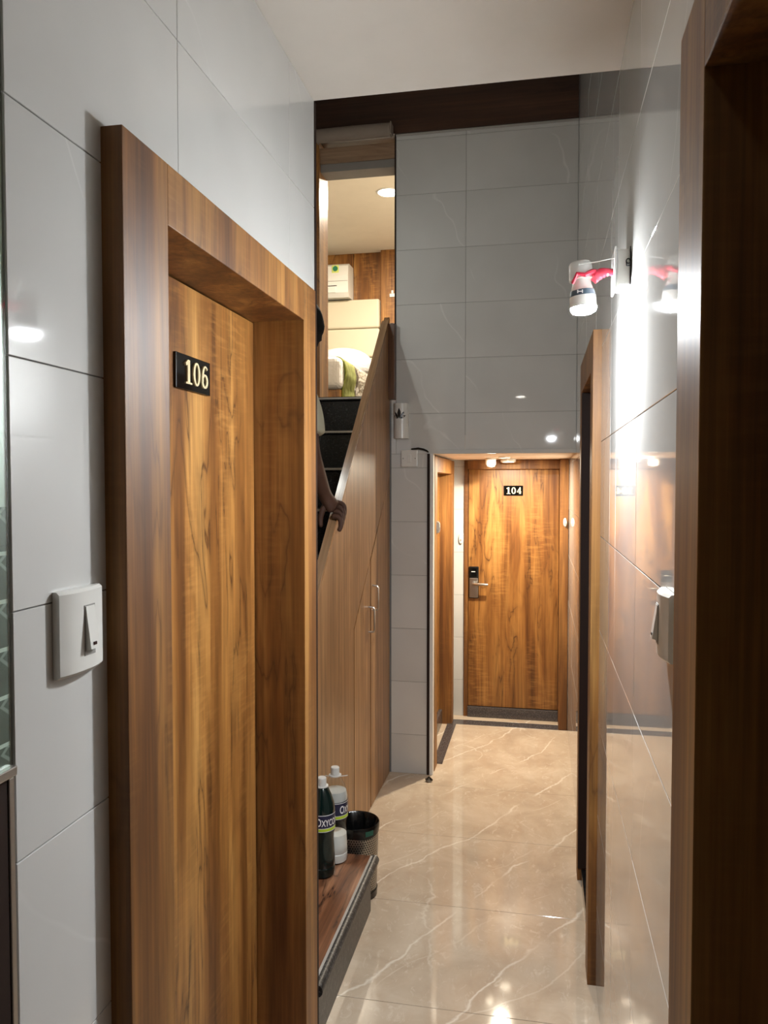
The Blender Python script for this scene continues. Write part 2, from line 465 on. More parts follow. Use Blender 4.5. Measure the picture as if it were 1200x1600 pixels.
# ------------------------------------------------------------------ structure: right wall with two door openings
bm = bmesh.new(); xb = XR + GB
H1, H2 = (0.02, 0.90), (2.62, 3.26)
def wallX(y0, y1, z0, z1): abox(bm, xb, xb + 0.16, y0, y1, z0, z1)
wallX(YBK, H1[0], 0, ZV); wallX(H1[1], H2[0], 0, ZV); wallX(H2[1], YN + 0.2, 0, ZV)
wallX(H1[0], H1[1], 2.0655, ZV); wallX(H2[0], H2[1], 2.0655, ZV)
wr = tag(finish('wall_right', bm, 'grout'), 'right corridor wall of mirror-glossy pale tiles', 'wall', kind='structure')
hs = [(H1[0], H1[1], -1, 2.0655), (H2[0], H2[1], -1, 2.0655)]
tile_wall(wr, 'X', XR, -1, -0.6, YE, -0.0345, ZC, 1.63, -0.0345, holes=hs)
tile_wall(wr, 'X', XR, -1, YE, YB, -0.0345, ZV, 1.63, -0.0345, holes=hs)
tile_wall(wr, 'X', XR, -1, YB, YN, -0.0345, ZA, 1.63, -0.0345)

# ------------------------------------------------------------------ structure: tall back wall, alcove walls
bm = bmesh.new(); yb = YB + GB
abox(bm, -0.79, XR + 0.1, yb, yb + 0.12, ZA + 0.004, ZV)
wb = tag(finish('wall_back', bm, 'grout'), 'tall pale tiled wall above the low alcove opening', 'wall', kind='structure')
tile_wall(wb, 'Y', YB, -1, -0.787, XR, ZA, 3.55, -0.402, 2.022)
bm = bmesh.new(); abox(bm, -0.86, XL - 0.006, yb, yb + 0.10, 0, ZA + 0.003); abox(bm, -0.86, -0.791, yb, yb + 0.10, ZA + 0.003, 2.10)
wbl = tag(finish('wall_back_left', bm, 'grout'), 'narrow tiled wall between the stair panel and the alcove', 'wall', kind='structure')
tile_wall(wbl, 'Y', YB, -1, -0.815, XL - 0.006, 0, ZA, -0.402, 2.022 - 1.8)
tile_wall(wbl, 'Y', YB, -1, -0.815, -0.7872, ZA, 2.10, -0.402, 2.022)
o = box('trim_2', XL - 0.006, XL + 0.008, YB - 0.006, YB + 0.05, 0, ZA, 'brownedge'); tag(o, 'dark brown vertical edging at the alcove corner', 'trim', kind='structure')
o = box('trim_3', XL + 0.0085, XL + 0.028, YB - 0.003, YB + 0.045, 0, ZA, 'whitepaint'); tag(o, 'white vertical edging beside the dark one at the alcove corner', 'trim', kind='structure')
o = box('trim_4', -0.56, XR, YB - 0.004, YB + 0.02, ZA - 0.001, ZA + 0.022, 'tile'); tag(o, 'pale tile lip along the alcove ceiling edge', 'trim', kind='structure')
bm = bmesh.new(); abox(bm, XL - 0.22, XL - 0.09, yb + 0.10, YN + 0.1, 0, ZA)
tag(finish('wall_alcove_left', bm, 'tile'), 'left wall of the alcove around the side door', 'wall', kind='structure')
bm = bmesh.new(); abox(bm, XL - 0.02, -0.515, YN + GB, YN + 0.12, 0, ZA); abox(bm, -0.515, XR, YN + 0.07, YN + 0.12, 0, ZA)
wn = tag(finish('wall_alcove_back', bm, 'grout'), 'end wall of the alcove around door 104', 'wall', kind='structure')
tile_wall(wn, 'Y', YN, -1, XL - 0.015, -0.513, 0, ZA, -0.9, 0.255)

# wood band, void side walls, added dark lobby walls that cut bounce light
bm = bmesh.new(); abox(bm, -1.30, XR - 0.002, YB - 0.02, YB + 0.15, 3.552, ZV - 0.001)
tag(finish('wooden_band', bm, 'darkwood', bevel=0.001), 'dark walnut band across the top of the back wall', 'band')
bm = bmesh.new(); abox(bm, -1.40, -1.275, YE - 0.15, YB, 0, ZV)
tag(finish('wall_stairwell_left', bm, 'tile'), 'left side wall of the staircase', 'wall', kind='structure')
bm = bmesh.new(); abox(bm, -1.275, XL - 0.15, YE - 0.15, YE, 0, ZV)
tag(finish('wall_stairwell_front', bm, 'cream'), 'wall behind door 106 closing the stairwell', 'wall', kind='structure')
bm = bmesh.new(); abox(bm, -2.5, -0.861, 0.10, 0.20, 0, ZC); abox(bm, -2.6, -2.5, YBK - 0.1, 0.20, 0, ZC)
tag(finish('wall_lobby_side', bm, 'darkwood'), 'unseen lobby walls left of the viewer, made dark to cut bounce light', 'wall', kind='structure')
bm = bmesh.new(); abox(bm, -2.6, XR + 0.1, YBK - 0.1, YBK, 0, ZC)
tag(finish('wall_lobby_back', bm, 'darkwood'), 'unseen lobby wall behind the viewer, made dark to cut bounce light', 'wall', kind='structure')

o = box('trim_5', -0.787, XR - 0.001, YB - 0.012, YB - 0.001, 3.541, 3.551, 'milk0'); tag(o, 'thin pale ledge line under the dark wooden band', 'trim', kind='structure')

# ------------------------------------------------------------------ digits
def stroke(bm, pts, wid, n0, n1, f):
    """variable-width ribbon in the (u,z) plane extruded n0..n1; f maps (u,n,z) to world"""
    L = []; R = []
    for i, (u, z) in enumerate(pts):
        a = pts[max(i - 1, 0)]; b = pts[min(i + 1, len(pts) - 1)]
        tx, tz = b[0] - a[0], b[1] - a[1]; d = math.hypot(tx, tz) or 1
        w = wid[i] / 2 if hasattr(wid, '__len__') else wid / 2
        L.append((u - tz / d * w, z + tx / d * w)); R.append((u + tz / d * w, z - tx / d * w))
    for (l0, l1, r0, r1) in zip(L, L[1:], R, R[1:]):
        q = [l0, l1, r1, r0]
        A = [bm.verts.new(f(u, n0, z)) for u, z in q]; B = [bm.verts.new(f(u, n1, z)) for u, z in q]
        bm.faces.new(A); bm.faces.new(B[::-1])
        for i in range(4): bm.faces.new((A[i], A[(i + 1) % 4], B[(i + 1) % 4], B[i]))

def digit(ch, u, z, w, h, n0, n1, f, parent):
    bm = bmesh.new(); P = lambda a, b: (u + a * w, z + b * h)
    if ch == '1':
        stroke(bm, [P(0.55, 0.0), P(0.55, 1.0)], w * 0.34, n0, n1, f)
        stroke(bm, [P(0.12, 0.80), P(0.30, 0.86), P(0.55, 0.97)], [w * 0.22, w * 0.22, w * 0.16], n0 - 0.0003, n1 + 0.0003, f)
        stroke(bm, [P(0.12, 0.035), P(0.98, 0.035)], h * 0.07, n0 - 0.0006, n1 + 0.0006, f)
    elif ch == '0':
        pts = []; wd = []
        for i in range(29):
            a = 2 * math.pi * i / 28
            pts.append(P(0.5 + 0.37 * math.sin(a), 0.5 + 0.455 * math.cos(a))); wd.append(w * (0.13 + 0.15 * abs(math.sin(a))))
        stroke(bm, pts, wd, n0, n1, f)
    elif ch == '6':
        pts = []; wd = []
        for i in range(25):
            a = 2 * math.pi * i / 24
            pts.append(P(0.5 + 0.36 * math.sin(a), 0.31 + 0.265 * math.cos(a))); wd.append(w * (0.12 + 0.16 * abs(math.sin(a))))
        stroke(bm, pts, wd, n0, n1, f)
        stroke(bm, [P(0.145, 0.28), P(0.145, 0.42), P(0.17, 0.58), P(0.23, 0.74), P(0.34, 0.87), P(0.48, 0.94), P(0.62, 0.945), P(0.75, 0.90), P(0.84, 0.82)],
               [w * .28, w * .28, w * .27, w * .24, w * .19, w * .13, w * .11, w * .13, w * .20], n0 - 0.0004, n1 + 0.0004, f)
    elif ch == '4':
        stroke(bm, [P(0.70, 0.0), P(0.70, 1.0)], w * 0.26, n0, n1, f)
        stroke(bm, [P(0.02, 0.30), P(1.0, 0.30)], h * 0.10, n0 - 0.0003, n1 + 0.0003, f)
        stroke(bm, [P(0.08, 0.30), P(0.68, 0.96)], w * 0.14, n0 - 0.0006, n1 + 0.0006, f)
        stroke(bm, [P(0.44, 0.03), P(0.98, 0.03)], h * 0.06, n0 - 0.0008, n1 + 0.0008, f)
    return finish('digit', bm, 'gold', parent)

# ------------------------------------------------------------------ doors
def mapper(axis, plane, out):
    if axis == 'X': return lambda u, n, z: (plane + out * n, u, z)
    return lambda u, n, z: (u, plane + out * n, z)

def mbox(name, f, u0, u1, n0, n1, z0, z1, mat, parent, bevel=0.0015):
    a = f(u0, n0, z0); b = f(u1, n1, z1)
    return box(name, min(a[0], b[0]), max(a[0], b[0]), min(a[1], b[1]), max(a[1], b[1]), z0, z1, mat, parent, bevel=bevel)

def door(name, label, axis, plane, out, u0, u1, zt, fa, fb, zin, proud, recess, sill=0.0, z0=0.0, leafmat='door', framemat='frame', sillmat='granite', pa=None, pb=None):
    f = mapper(axis, plane, out)
    c = f((u0 + u1) / 2, 0, z0)
    d = empty(name, c, label, 'door', kind='structure')
    pa = proud if pa is None else pa; pb = proud if pb is None else pb
    mbox('frame_post', f, u0, u0 + fa, -recess - 0.03, pa, z0, zt, framemat, d)
    mbox('frame_post', f, u1 - fb, u1, -recess - 0.03, pb, z0, zt, framemat, d)
    mbox('frame_head', f, u0 + fa, u1 - fb, -recess - 0.03, proud, zin, zt, 'framey', d)
    mbox('leaf', f, u0 + fa + 0.003, u1 - fb - 0.003, -recess - 0.028, -recess, z0 + sill + 0.004, zin - 0.003, leafmat, d)
    if sill > 0:
        mbox('sill', f, u0 + fa, u1 - fb, -recess - 0.028, -recess + 0.02, z0, z0 + sill, sillmat, d, bevel=0.003)
    return d, f

d106, f = door('door_1', 'teak laminate door with black 106 number plate', 'X', XL, 1, D1['u0'], D1['u1'], D1['zt'], 0.135, 0.10, D1['zin'], 0.033, 0.098, sill=0.05)
pl = mbox('number_plate', f, 1.417, 1.577, -0.098, -0.092, 1.820, 1.890, 'plate', d106, 0.001)
for ch, u in zip('106', (1.449, 1.488, 1.527)):
    digit(ch, u, 1.832, 0.032, 0.048, -0.092, -0.0885, f, pl)

# right-hand doors
dr, f = door('door_2', 'teak door frame on the right wall beyond the bare bulb', 'X', XR, -1, 2.56, 3.33, 2.12, 0.105, 0.085, 2.00, 0.027, 0.10, sill=0.05, sillmat='blackgranite')
mbox('jamb_shade', f, 3.2385, 3.2445, -0.098, 0.0255, 0.052, 1.998, 'brownedge', dr)  # added thin board, its dark colour paints the shade on the far jamb
mbox('outer_sill', f, 2.667, 3.238, -0.079, 0.012, 0.0005, 0.05, 'blackgranite', dr)
dn, f = door('door_3', 'dark teak door frame nearest the viewer at the right edge', 'X', XR, -1, -0.045, 0.962, 2.14, 0.13, 0.135, 2.04, 0.034, 0.13, sill=0.05)

# alcove doors
d104, f = door('door_4', 'teak laminate door with card lock and black 104 plate', 'Y', YN, -1, -0.515, XR - 0.002, ZA - 0.002, 0.028, 0.055, 1.765, 0.012, -0.004, sill=0.072, pb=0.20)
mbox('head_rail', f, -0.487, 0.133, 0.0, 0.06, 1.735, ZA - 0.003, 'framey', d104)
pl = mbox('number_plate', f, -0.243, -0.112, 0.004, 0.010, 1.553, 1.622, 'plate', d104, 0.001)
for ch, u in zip('104', (-0.226, -0.190, -0.153)):
    digit(ch, u, 1.565, 0.030, 0.045, 0.010, 0.0135, f, pl)
lk = mbox('lock_body', f, -0.481, -0.412, 0.004, 0.016, 0.835, 1.058, 'black', d104, 0.006)
mbox('steel_face', f, -0.476, -0.417, 0.016, 0.021, 0.842, 0.978, 'steel', lk, 0.003)
mbox('card_reader', f, -0.474, -0.420, 0.016, 0.023, 0.982, 1.050, 'plate', lk, 0.004)
mbox('indicator', f, -0.462, -0.436, 0.023, 0.0235, 1.020, 1.025, 'white', lk, 0)
bm = bmesh.new(); add_tube(bm, [f(-0.447, 0.02, 0.942), f(-0.447, 0.062, 0.942), f(-0.430, 0.068, 0.941), f(-0.345, 0.066, 0.938)], [0.011, 0.010, 0.010, 0.009], 10)
finish('lever_handle', bm, 'steel', d104, smooth=True)

dl, f = door('door_5', 'teak side door on the left wall of the alcove', 'X', XL, 1, 4.335, 5.33, ZA - 0.01, 0.11, 0.11, 1.70, 0.030, 0.055, sill=0.10)
o = box('granite_threshold', XL + 0.001, XL + 0.06, 4.46, 5.22, 0.0003, 0.006, 'granite'); tag(o, 'speckled granite threshold strip below the alcove side door', 'threshold')

# ------------------------------------------------------------------ staircase
st = empty('staircase', (-1.05, 3.2, 0), 'black granite staircase climbing behind the wooden panel', 'staircase')
SY, SZ, ST, SR = 4.25, ZU, 0.215, 0.2015
for k in range(0, 10):
    y = SY - k * ST; z = SZ - k * SR
    if z < 0.25: break
    box('tread', -1.274, XP - 0.0475, y - 0.022, y + ST + 0.0, z - 0.022, z, 'blackgranite', st, bevel=0.006, seg=3)
    box('riser', -1.274, XP - 0.0475, y, y + 0.02, z - SR, z - 0.023, 'blackgranite', st)
    box('nosing_glint', -1.270, XP - 0.049, y - 0.0232, y - 0.0218, z - 0.014, z - 0.004, 'steel', st, bevel=0)  # bright strip stands in for light glinting along the tread edge

lp = empty('landing_step', (-0.9, 2.5, 0), 'low step with brown wood-look top and granite edge', 'step')
YS1 = 2.865; ZS = 0.21; XS = -0.612
box('top_slab', XP + 0.0015, XS - 0.006, YE + 0.02, YS1 - 0.004, ZS - 0.02, ZS, 'steptop', lp, bevel=0.0005)
box('top_slab', -1.27, XP + 0.0012, YE + 0.02, 2.285, ZS - 0.02, ZS, 'steptop', lp, bevel=0.0005)
box('side_riser', XP + 0.0015, XS - 0.010, YE + 0.02, YS1 - 0.012, 0, ZS - 0.021, 'riser', lp)
box('side_riser', -1.27, XP + 0.0012, YE + 0.02, 2.28, 0, ZS - 0.021, 'riser', lp)
bm = bmesh.new()
add_tube(bm, [(XS, y, ZS - 0.019) for y in (YE + 0.02, 2.4, 2.7, YS1 + 0.006)], 0.019, 14)
finish('bullnose_edge', bm, 'nosing', lp, smooth=True)
box('steel_line', XS - 0.012, XS - 0.004, YE + 0.02, YS1 - 0.004, ZS - 0.004, ZS + 0.0010, 'milk0', lp, bevel=0.0003)

# wooden side panel with storage doors
RS = 0.937
rail = lambda y: 2.432 + (y - 4.138) * RS
sp = empty('stair_side_panel', (XP, 3.4, 0), 'straight-grained wooden panel enclosing the side of the staircase', 'panel')
y0 = 2.42; y1 = YB - 0.0095
diag = lambda y: 0.985 + (y - 3.43) * 0.815
g = 0.0032
ya, yb2, yc = 3.415, 3.765, 4.03
prism('main_board', [(y0, 0.0), (ya - g, 0.0), (ya - g, diag(ya) + g), (y1, diag(y1) + g), (y1, rail(y1)), (y0, rail(y0))], 'X', XP - 0.03, XP, 'panel', sp)
prism('end_board', [(yc + g, 0), (y1, 0), (y1, diag(y1) - g), (yc + g, diag(yc) - g)], 'X', XP - 0.03, XP - 0.001, 'panel', sp)
dA = prism('storage_door', [(ya + g, 0.006), (yb2 - 0.009, 0.006), (yb2 - 0.009, diag(yb2) - g), (ya + g, diag(ya) - g)], 'X', XP - 0.024, XP + 0.001, 'panel', sp)
dB = prism('storage_door', [(yb2 + 0.009, 0.006), (yc - g, 0.006), (yc - g, diag(yc) - g), (yb2 + 0.009, diag(yb2) - g)], 'X', XP - 0.024, XP + 0.001, 'panel', sp)
prism('backing_board', [(ya - 0.1, 0), (y1, 0), (y1, diag(y1) + 0.05), (ya - 0.1, diag(ya) + 0.0)], 'X', XP - 0.046, XP - 0.031, 'gap', sp)
for par, yy, zz in ((dA, yb2 - 0.045, 0.965), (dB, yb2 + 0.045, 1.06)):
    bm = bmesh.new()
    add_tube(bm, [(XP, yy, zz - 0.062), (XP + 0.026, yy, zz - 0.060), (XP + 0.030, yy, zz - 0.052), (XP + 0.030, yy, zz + 0.052), (XP + 0.026, yy, zz + 0.060), (XP, yy, zz + 0.062)], 0.0052, 8)
    finish('handle', bm, 'steel', par, smooth=True)
# handrail cap following the slope
prism('handrail_cap', [(y0, rail(y0) + 0.001), (y1 - 0.046, rail(y1 - 0.046) + 0.001), (y1 - 0.046, rail(y1 - 0.046) + 0.016), (y0, rail(y0) + 0.016)], 'X', XP - 0.034, XP + 0.002, 'rail', sp, bevel=0.003)
box('newel_block', XP - 0.034, XP + 0.034, YB - 0.055, YB - 0.010, 2.10, 2.515, 'post', sp, bevel=0.002)

# ------------------------------------------------------------------ doorway to upper room
XO0, XO1 = -1.222, -0.79
dw = empty('doorway_lining', (-1.0, YB, ZU), 'wooden lining of the doorway at the top of the stairs', 'doorway')
box('jamb', -1.274, XO0, YB - 0.02, YB + 0.16, ZU, 3.55, 'door', dw)
box('jamb', XO1 - 0.006, XO1, YB - 0.004, YB + 0.13, ZU, 3.55, 'brownedge', dw)
box('head_board', XO0, XO1 - 0.006, YB + 0.0, YB + 0.12, 3.43, 3.515, 'header', dw)
box('head_soffit', XO0, XO1 - 0.006, YB + 0.01, YB + 0.13, 3.385, 3.429, 'greytrim', dw)
ro = empty('roller_blind', (-1.0, YB - 0.02, 3.56), 'rolled-up grey blind above the stair doorway', 'blind')
lathe('fabric_roll', [(0.0, -0.21), (0.036, -0.21), (0.038, 0.0), (0.036, 0.205), (0.0, 0.205)], (0, 0, 0), M['blind'], ro, 20,
      Matrix.Translation((-1.012, YB - 0.06, 3.556)) @ Matrix.Rotation(math.pi / 2, 4, 'Y'))
box('bracket', -0.806, -0.799, YB - 0.09, YB - 0.021, 3.525, 3.59, 'blind', ro)
box('bracket', -1.228, -1.221, YB - 0.09, YB - 0.021, 3.525, 3.59, 'blind', ro)

# ------------------------------------------------------------------ upper room
UZ = 3.74
bm = bmesh.new(); abox(bm, -3.0, -0.35, YB + 0.13, 7.3, ZU - 0.1, ZU)
tag(finish('floor_upper', bm, 'blackgranite'), 'dark floor of the upper bedroom', 'floor', kind='structure')
bm = bmesh.new(); abox(bm, -3.0, -0.35, YB + 0.13, 7.3, UZ, UZ + 0.08)
tag(finish('ceiling_upper', bm, 'cream'), 'cream ceiling of the upper bedroom', 'ceiling', kind='structure')
bm = bmesh.new(); abox(bm, -3.1, -3.0, YB + 0.13, 7.3, ZU, UZ); 
tag(finish('wall_upper_left', bm, 'cream'), 'left wall of the upper bedroom', 'wall', kind='structure')
bm = bmesh.new(); abox(bm, -0.35, -0.25, YB + 0.13, 7.3, ZU, UZ)
tag(finish('wall_upper_right', bm, 'cream'), 'right wall of the upper bedroom', 'wall', kind='structure')
bm = bmesh.new(); abox(bm, -3.0, -1.275, YB + 0.0, YB + 0.13, ZU - 0.1, UZ + 0.08); abox(bm, -0.785, -0.25, YB + 0.124, YB + 0.13, ZU - 0.1, UZ)
tag(finish('wall_upper_front', bm, 'cream'), 'front wall of the upper bedroom beside the doorway', 'wall', kind='structure')
bm = bmesh.new(); abox(bm, -3.0, -0.35, 7.03, 7.12, ZU, UZ)
wub = tag(finish('wall_upper_back', bm, 'gap'), 'wood-panelled wall behind the bed upstairs', 'wall', kind='structure')
for a in range(-8, 1):
    x0 = -1.422 + a * 0.26
    if x0 > -3.05: box('wall_panel', max(-3.0, x0), x0 + 0.2575, 7.0, 7.029, ZU, UZ, 'door', wub)
box('wall_panel', -1.159, -0.352, 7.0, 7.029, ZU, UZ, 'door', wub)
box('pilaster', -1.418, -1.05, 6.94, 6.999, ZU, UZ, 'door', wub)

hb = empty('headboard', (-2.0, 6.95, ZU), 'cream padded headboard in wide horizontal cushions', 'headboard')
k = NT('cream_leatherette'); k.out((0.60, 0.54, 0.41), 0.35); M['leather'] = k.m
for i in range(5):
    z1 = 3.300 - i * 0.262; z0 = z1 - 0.258
    box('cushion', -2.95, -1.424, 6.90, 6.985, max(z0, ZU + 0.01), z1, 'leather', hb, bevel=0.022, seg=4)
box('back_board', -2.96, -1.421, 6.985, 6.9995, ZU + 0.005, 3.304, 'rail', hb)

ac = empty('air_conditioner', (-2.0, 6.9, 3.29), 'white split air conditioner with green sticker above the headboard', 'air conditioner')
prism('casing', [(6.998, 3.31), (6.83, 3.307), (6.80, 3.345), (6.795, 3.50), (6.81, 3.585), (6.84, 3.605), (6.998, 3.605)], 'X', -2.50, -1.686, 'white', ac, bevel=0.008)
box('air_flap', -2.42, -1.80, 6.792, 6.800, 3.345, 3.40, 'white', ac)
box('flap_gap', -2.43, -1.79, 6.7955, 6.80, 3.402, 3.408, 'gap', ac, bevel=0)
box('panel_seam', -2.495, -1.69, 6.7945, 6.80, 3.445, 3.448, 'grout', ac, bevel=0)
M['sticker'] = plain('lime_sticker', (0.62, 0.70, 0.18), 0.4); M['stickerdot'] = plain('green_sticker_dot', (0.02, 0.20, 0.11), 0.4)
lab = box('energy_sticker', -1.835, -1.772, 6.7962, 6.799, 3.520, 3.588, 'sticker', ac, bevel=0)
lab.rotation_euler = (math.radians(-4), 0, 0)
lathe('sticker_dot', [(0.0, 0), (0.023, 0), (0.023, 0.002), (0, 0.002)], (0, 0, 0), 'stickerdot', ac, 20, Matrix.Translation((-1.803, 6.7955, 3.556)) @ Matrix.Rotation(math.pi / 2, 4, 'X'))

hk = empty('wall_switch', (-1.30, 6.93, 3.33), 'small white switch plate on the wooden pilaster upstairs', 'switch')
box('plate', -1.335, -1.245, 6.930, 6.9395, 3.315, 3.345, 'white', hk)
box('rocker', -1.318, -1.300, 6.924, 6.9305, 3.345, 3.372, 'white', hk)
box('rocker', -1.285, -1.267, 6.924, 6.9305, 3.345, 3.372, 'white', hk)

bd = empty('bed', (-2.0, 6.0, ZU), 'bed with white sheets in the upper room', 'bed')
box('base', -2.75, -1.362, 5.26, 6.89, ZU + 0.001, ZU + 0.17, 'door', bd)
k = NT('white_cotton'); p = k.pos(); nz = k.noise(p, 14, 4, 0.6, 0.8); k.bump(nz, 0.6, 0.02); k.out((0.64, 0.62, 0.61), 0.8); M['cotton'] = k.m
box('mattress', -2.76, -1.350, 5.20, 6.89, ZU + 0.172, ZU + 0.395, 'cotton', bd, bevel=0.06, seg=5)
k = NT('beige_knit'); p = k.pos(); v = k.n('ShaderNodeTexVoronoi'); k.l(p, v.inputs['Vector']); v.inputs['Scale'].default_value = 42
c = k.ramp(v.outputs['Distance'], [(0.2, (0.74, 0.70, 0.62)), (0.6, (0.50, 0.44, 0.36))]); k.bump(v.outputs['Distance'], 0.8, 0.006); k.out(c, 0.9); M['knit'] = k.m
k = NT('olive_throw'); p = k.pos(); c = k.ramp(k.noise(k.vmul(p, (60, 60, 12)), 1, 2), [(0.3, (0.30, 0.32, 0.10)), (0.7, (0.46, 0.48, 0.19))]); k.out(c, 0.85); M['olive'] = k.m
def drape(name, ya, yb, mat, off, drop, parent, ruffle=0.0):
    """cloth lying over the mattress top and falling down its visible side"""
    bm = bmesh.new(); prof = []
    zt = ZU + 0.395 + off; xs = -1.350 + off
    for i in range(7): prof.append((-2.6 + i * (xs - 0.06 + 2.6) / 6, zt))
    for i in range(1, 7):
        a = i / 6 * math.pi / 2; prof.append((xs - 0.06 + 0.06 * math.sin(a), zt - 0.06 + 0.06 * math.cos(a)))
    for i in range(1, 8): prof.append((xs + 0.012 * math.sin(i * 1.3), zt - 0.06 - drop * i / 7))
    n = 26; rows = []
    for j in range(n + 1):
        y = ya + (yb - ya) * j / n
        r = []
        for i, (x, z) in enumerate(prof):
            d = max(0, i - 10) / 10
            r.append(bm.verts.new((x + 0.03 * d * math.sin(j * 1.1 + i * 0.2), y + (ruffle * math.sin(j * 2.3 + i) if j in (0, n) else 0), z)))
        rows.append(r)
    for a, b in zip(rows, rows[1:]):
        for i in range(len(prof) - 1): bm.faces.new((a[i], a[i + 1], b[i + 1], b[i]))
    bmesh.ops.solidify(bm, geom=list(bm.faces), thickness=0.005)
    return finish(name, bm, mat, parent, smooth=True)
o = drape('bed_throw', 5.30, 5.62, 'olive', 0.010, 0.33, None, 0.008); tag(o, 'olive green throw hanging over the side of the bed', 'throw')
o = drape('coverlet', 5.66, 6.80, 'knit', 0.012, 0.30, None); tag(o, 'white and beige knitted coverlet on the bed beyond the green throw', 'blanket')
pw = bmesh.new(); bmesh.ops.create_uvsphere(pw, u_segments=24, v_segments=14, radius=1.0)
for v in pw.verts:
    x, y, z = v.co; s = 1 / max(1e-6, (abs(x) ** 3.2 + abs(y) ** 3.2) ** (1 / 3.2)) if (abs(x) + abs(y)) > 1e-4 else 1
    rr = math.hypot(x, y); v.co = Vector((-1.72 + x * 0.28, 6.68 + y * 0.10, ZU + 0.56 + z * 0.15))
o = finish('pillow', pw, 'cotton', smooth=True); tag(o, 'white pillow propped against the cream headboard', 'pillow')

# ------------------------------------------------------------------ lamps
def downlight(name, label, x, y, z, r, watts, color, group=None, estr=12.0, spot=None, cat='light'):
    d = empty(name, (x, y, z), label, cat, group)
    lathe('trim_ring', [(r * 0.86, -0.001), (r * 0.9, -0.007), (r, -0.006), (r * 1.06, -0.001), (r * 1.06, -0.0002), (r * 0.86, -0.0002)], (x, y, z), 'white', d, 28)
    lathe('diffuser', [(0.0, -0.004), (r * 0.86, -0.003), (r * 0.86, -0.0005), (0, -0.0005)], (x, y, z), emis(name + '_glow', color, estr), d, 28)
    if spot: light('lamp_light', 'SPOT', (x, y, z - 0.012), watts, color, d, r * 0.8, spot=spot)
    else: light('lamp_light', 'AREA', (x, y, z - 0.009), watts, color, d, r * 1.6)
    return d
WARM = (1.0, 0.875, 0.68)
downlight('ceiling_downlight', 'round recessed light in the alcove ceiling before door 104', -0.215, 4.86, ZA, 0.036, ALCOVE_W, WARM, estr=30)
downlight('ceiling_downlight', 'bright round light in the upper bedroom ceiling', -1.085, 5.588, UZ, 0.085, UPPER_W, (1.0, 0.89, 0.72), estr=30)
downlight('ceiling_downlight', 'round fill light added out of view in the ceiling behind the viewer', -0.22, -0.75, ZC, 0.07, LOBBY_FILL_W, (1.0, 0.93, 0.84), estr=15)  # unseen lamp added as fill to lower the contrast

# small white dome beside the downlight
sd = empty('smoke_detector', (-0.31, 5.05, ZA), 'small white dome hanging from the alcove ceiling', 'detector')
lathe('base_ring', [(0.0, 0), (0.036, 0), (0.036, -0.010), (0.034, -0.012), (0.0, -0.012)], (-0.31, 5.05, ZA - 0.0005), 'white', sd, 24)
lathe('dome', [(0.034, -0.012), (0.034, -0.038), (0.026, -0.055), (0.012, -0.062), (0, -0.063)], (-0.31, 5.05, ZA), 'white', sd, 24)
sf = empty('surface_light', (-0.205, 5.22, ZA), 'second small round light hugging the alcove ceiling by door 104', 'light')
lathe('housing', [(0, -0.0005), (0.050, -0.0005), (0.050, -0.020), (0.046, -0.024), (0.040, -0.024), (0.040, -0.022), (0, -0.022)], (-0.205, 5.22, ZA), 'white', sf, 28)
lathe('diffuser', [(0, -0.0235), (0.038, -0.0235), (0.038, -0.0222), (0, -0.0222)], (-0.205, 5.22, ZA), emis('surface_light_glow', (1.0, 0.86, 0.66), 8), sf, 28)

# stairwell wall lamp (lights the tall back wall over the handrail)
LX, LY, LZ = -1.17, 3.35, 2.77
sw = empty('stair_wall_lamp', (-1.275, LY, LZ), 'small wall lamp on the left side of the stairwell', 'lamp')
box('back_plate', -1.2745, -1.262, LY - 0.05, LY + 0.05, LZ - 0.06, LZ + 0.07, 'white', sw)
tube('arm', [(-1.262, LY, LZ + 0.045), (LX, LY, LZ + 0.045), (LX, LY, LZ + 0.03)], 0.006, 'steel', sw)
lathe('globe', [(0.0, 0.032), (0.02, 0.028), (0.03, 0.005), (0.03, 0.0)], (LX, LY, LZ), 'milk0', sw, 20)
light('lamp_light', 'POINT', (LX, LY, LZ - 0.022), STAIR_W, (0.96, 1.0, 0.96), sw, 0.018)

# bare LED bulb on the right wall
bx, by, bz = 0.090, 1.80, 2.0
lb = empty('bulb_lamp', (XR, by, 2.10), 'bare white LED bulb hanging from red-taped wire on right wall', 'lamp')
M['milk'] = plain('translucent_white_plastic', (0.72, 0.73, 0.71), 0.25)
M['tape'] = plain('red_tape', (0.62, 0.03, 0.07), 0.35)
M['slate'] = plain('dark_slate_band', (0.03, 0.05, 0.07), 0.3)
mt = Matrix.Translation((bx + 0.003, by, 2.025)) @ Matrix.Rotation(math.radians(-5), 4, 'Y') @ Matrix.Diagonal((1, 1, 0.742, 1))
mtl = lambda pr: [(r * 0.99, z) for r, z in pr]
lathe('holder', mtl([(0.0, 0.133), (0.022, 0.132), (0.025, 0.126), (0.026, 0.100), (0.027, 0.080), (0.0, 0.080)]), (0, 0, 0), 'milk', lb, 28, mt)
lathe('neck', mtl([(0.0195, 0.082), (0.021, 0.066), (0.0245, 0.050), (0.0265, 0.046), (0.0, 0.046)]), (0, 0, 0), 'whitepaint', lb, 28, mt)
lathe('band', mtl([(0.0268, 0.047), (0.0288, 0.033), (0.0291, 0.030), (0.0, 0.030)]), (0, 0, 0), 'slate', lb, 28, mt)
lathe('bulb_body', mtl([(0.0288, 0.031), (0.0292, -0.002), (0.0, -0.002)]), (0, 0, 0), 'whitepaint', lb, 28, mt)
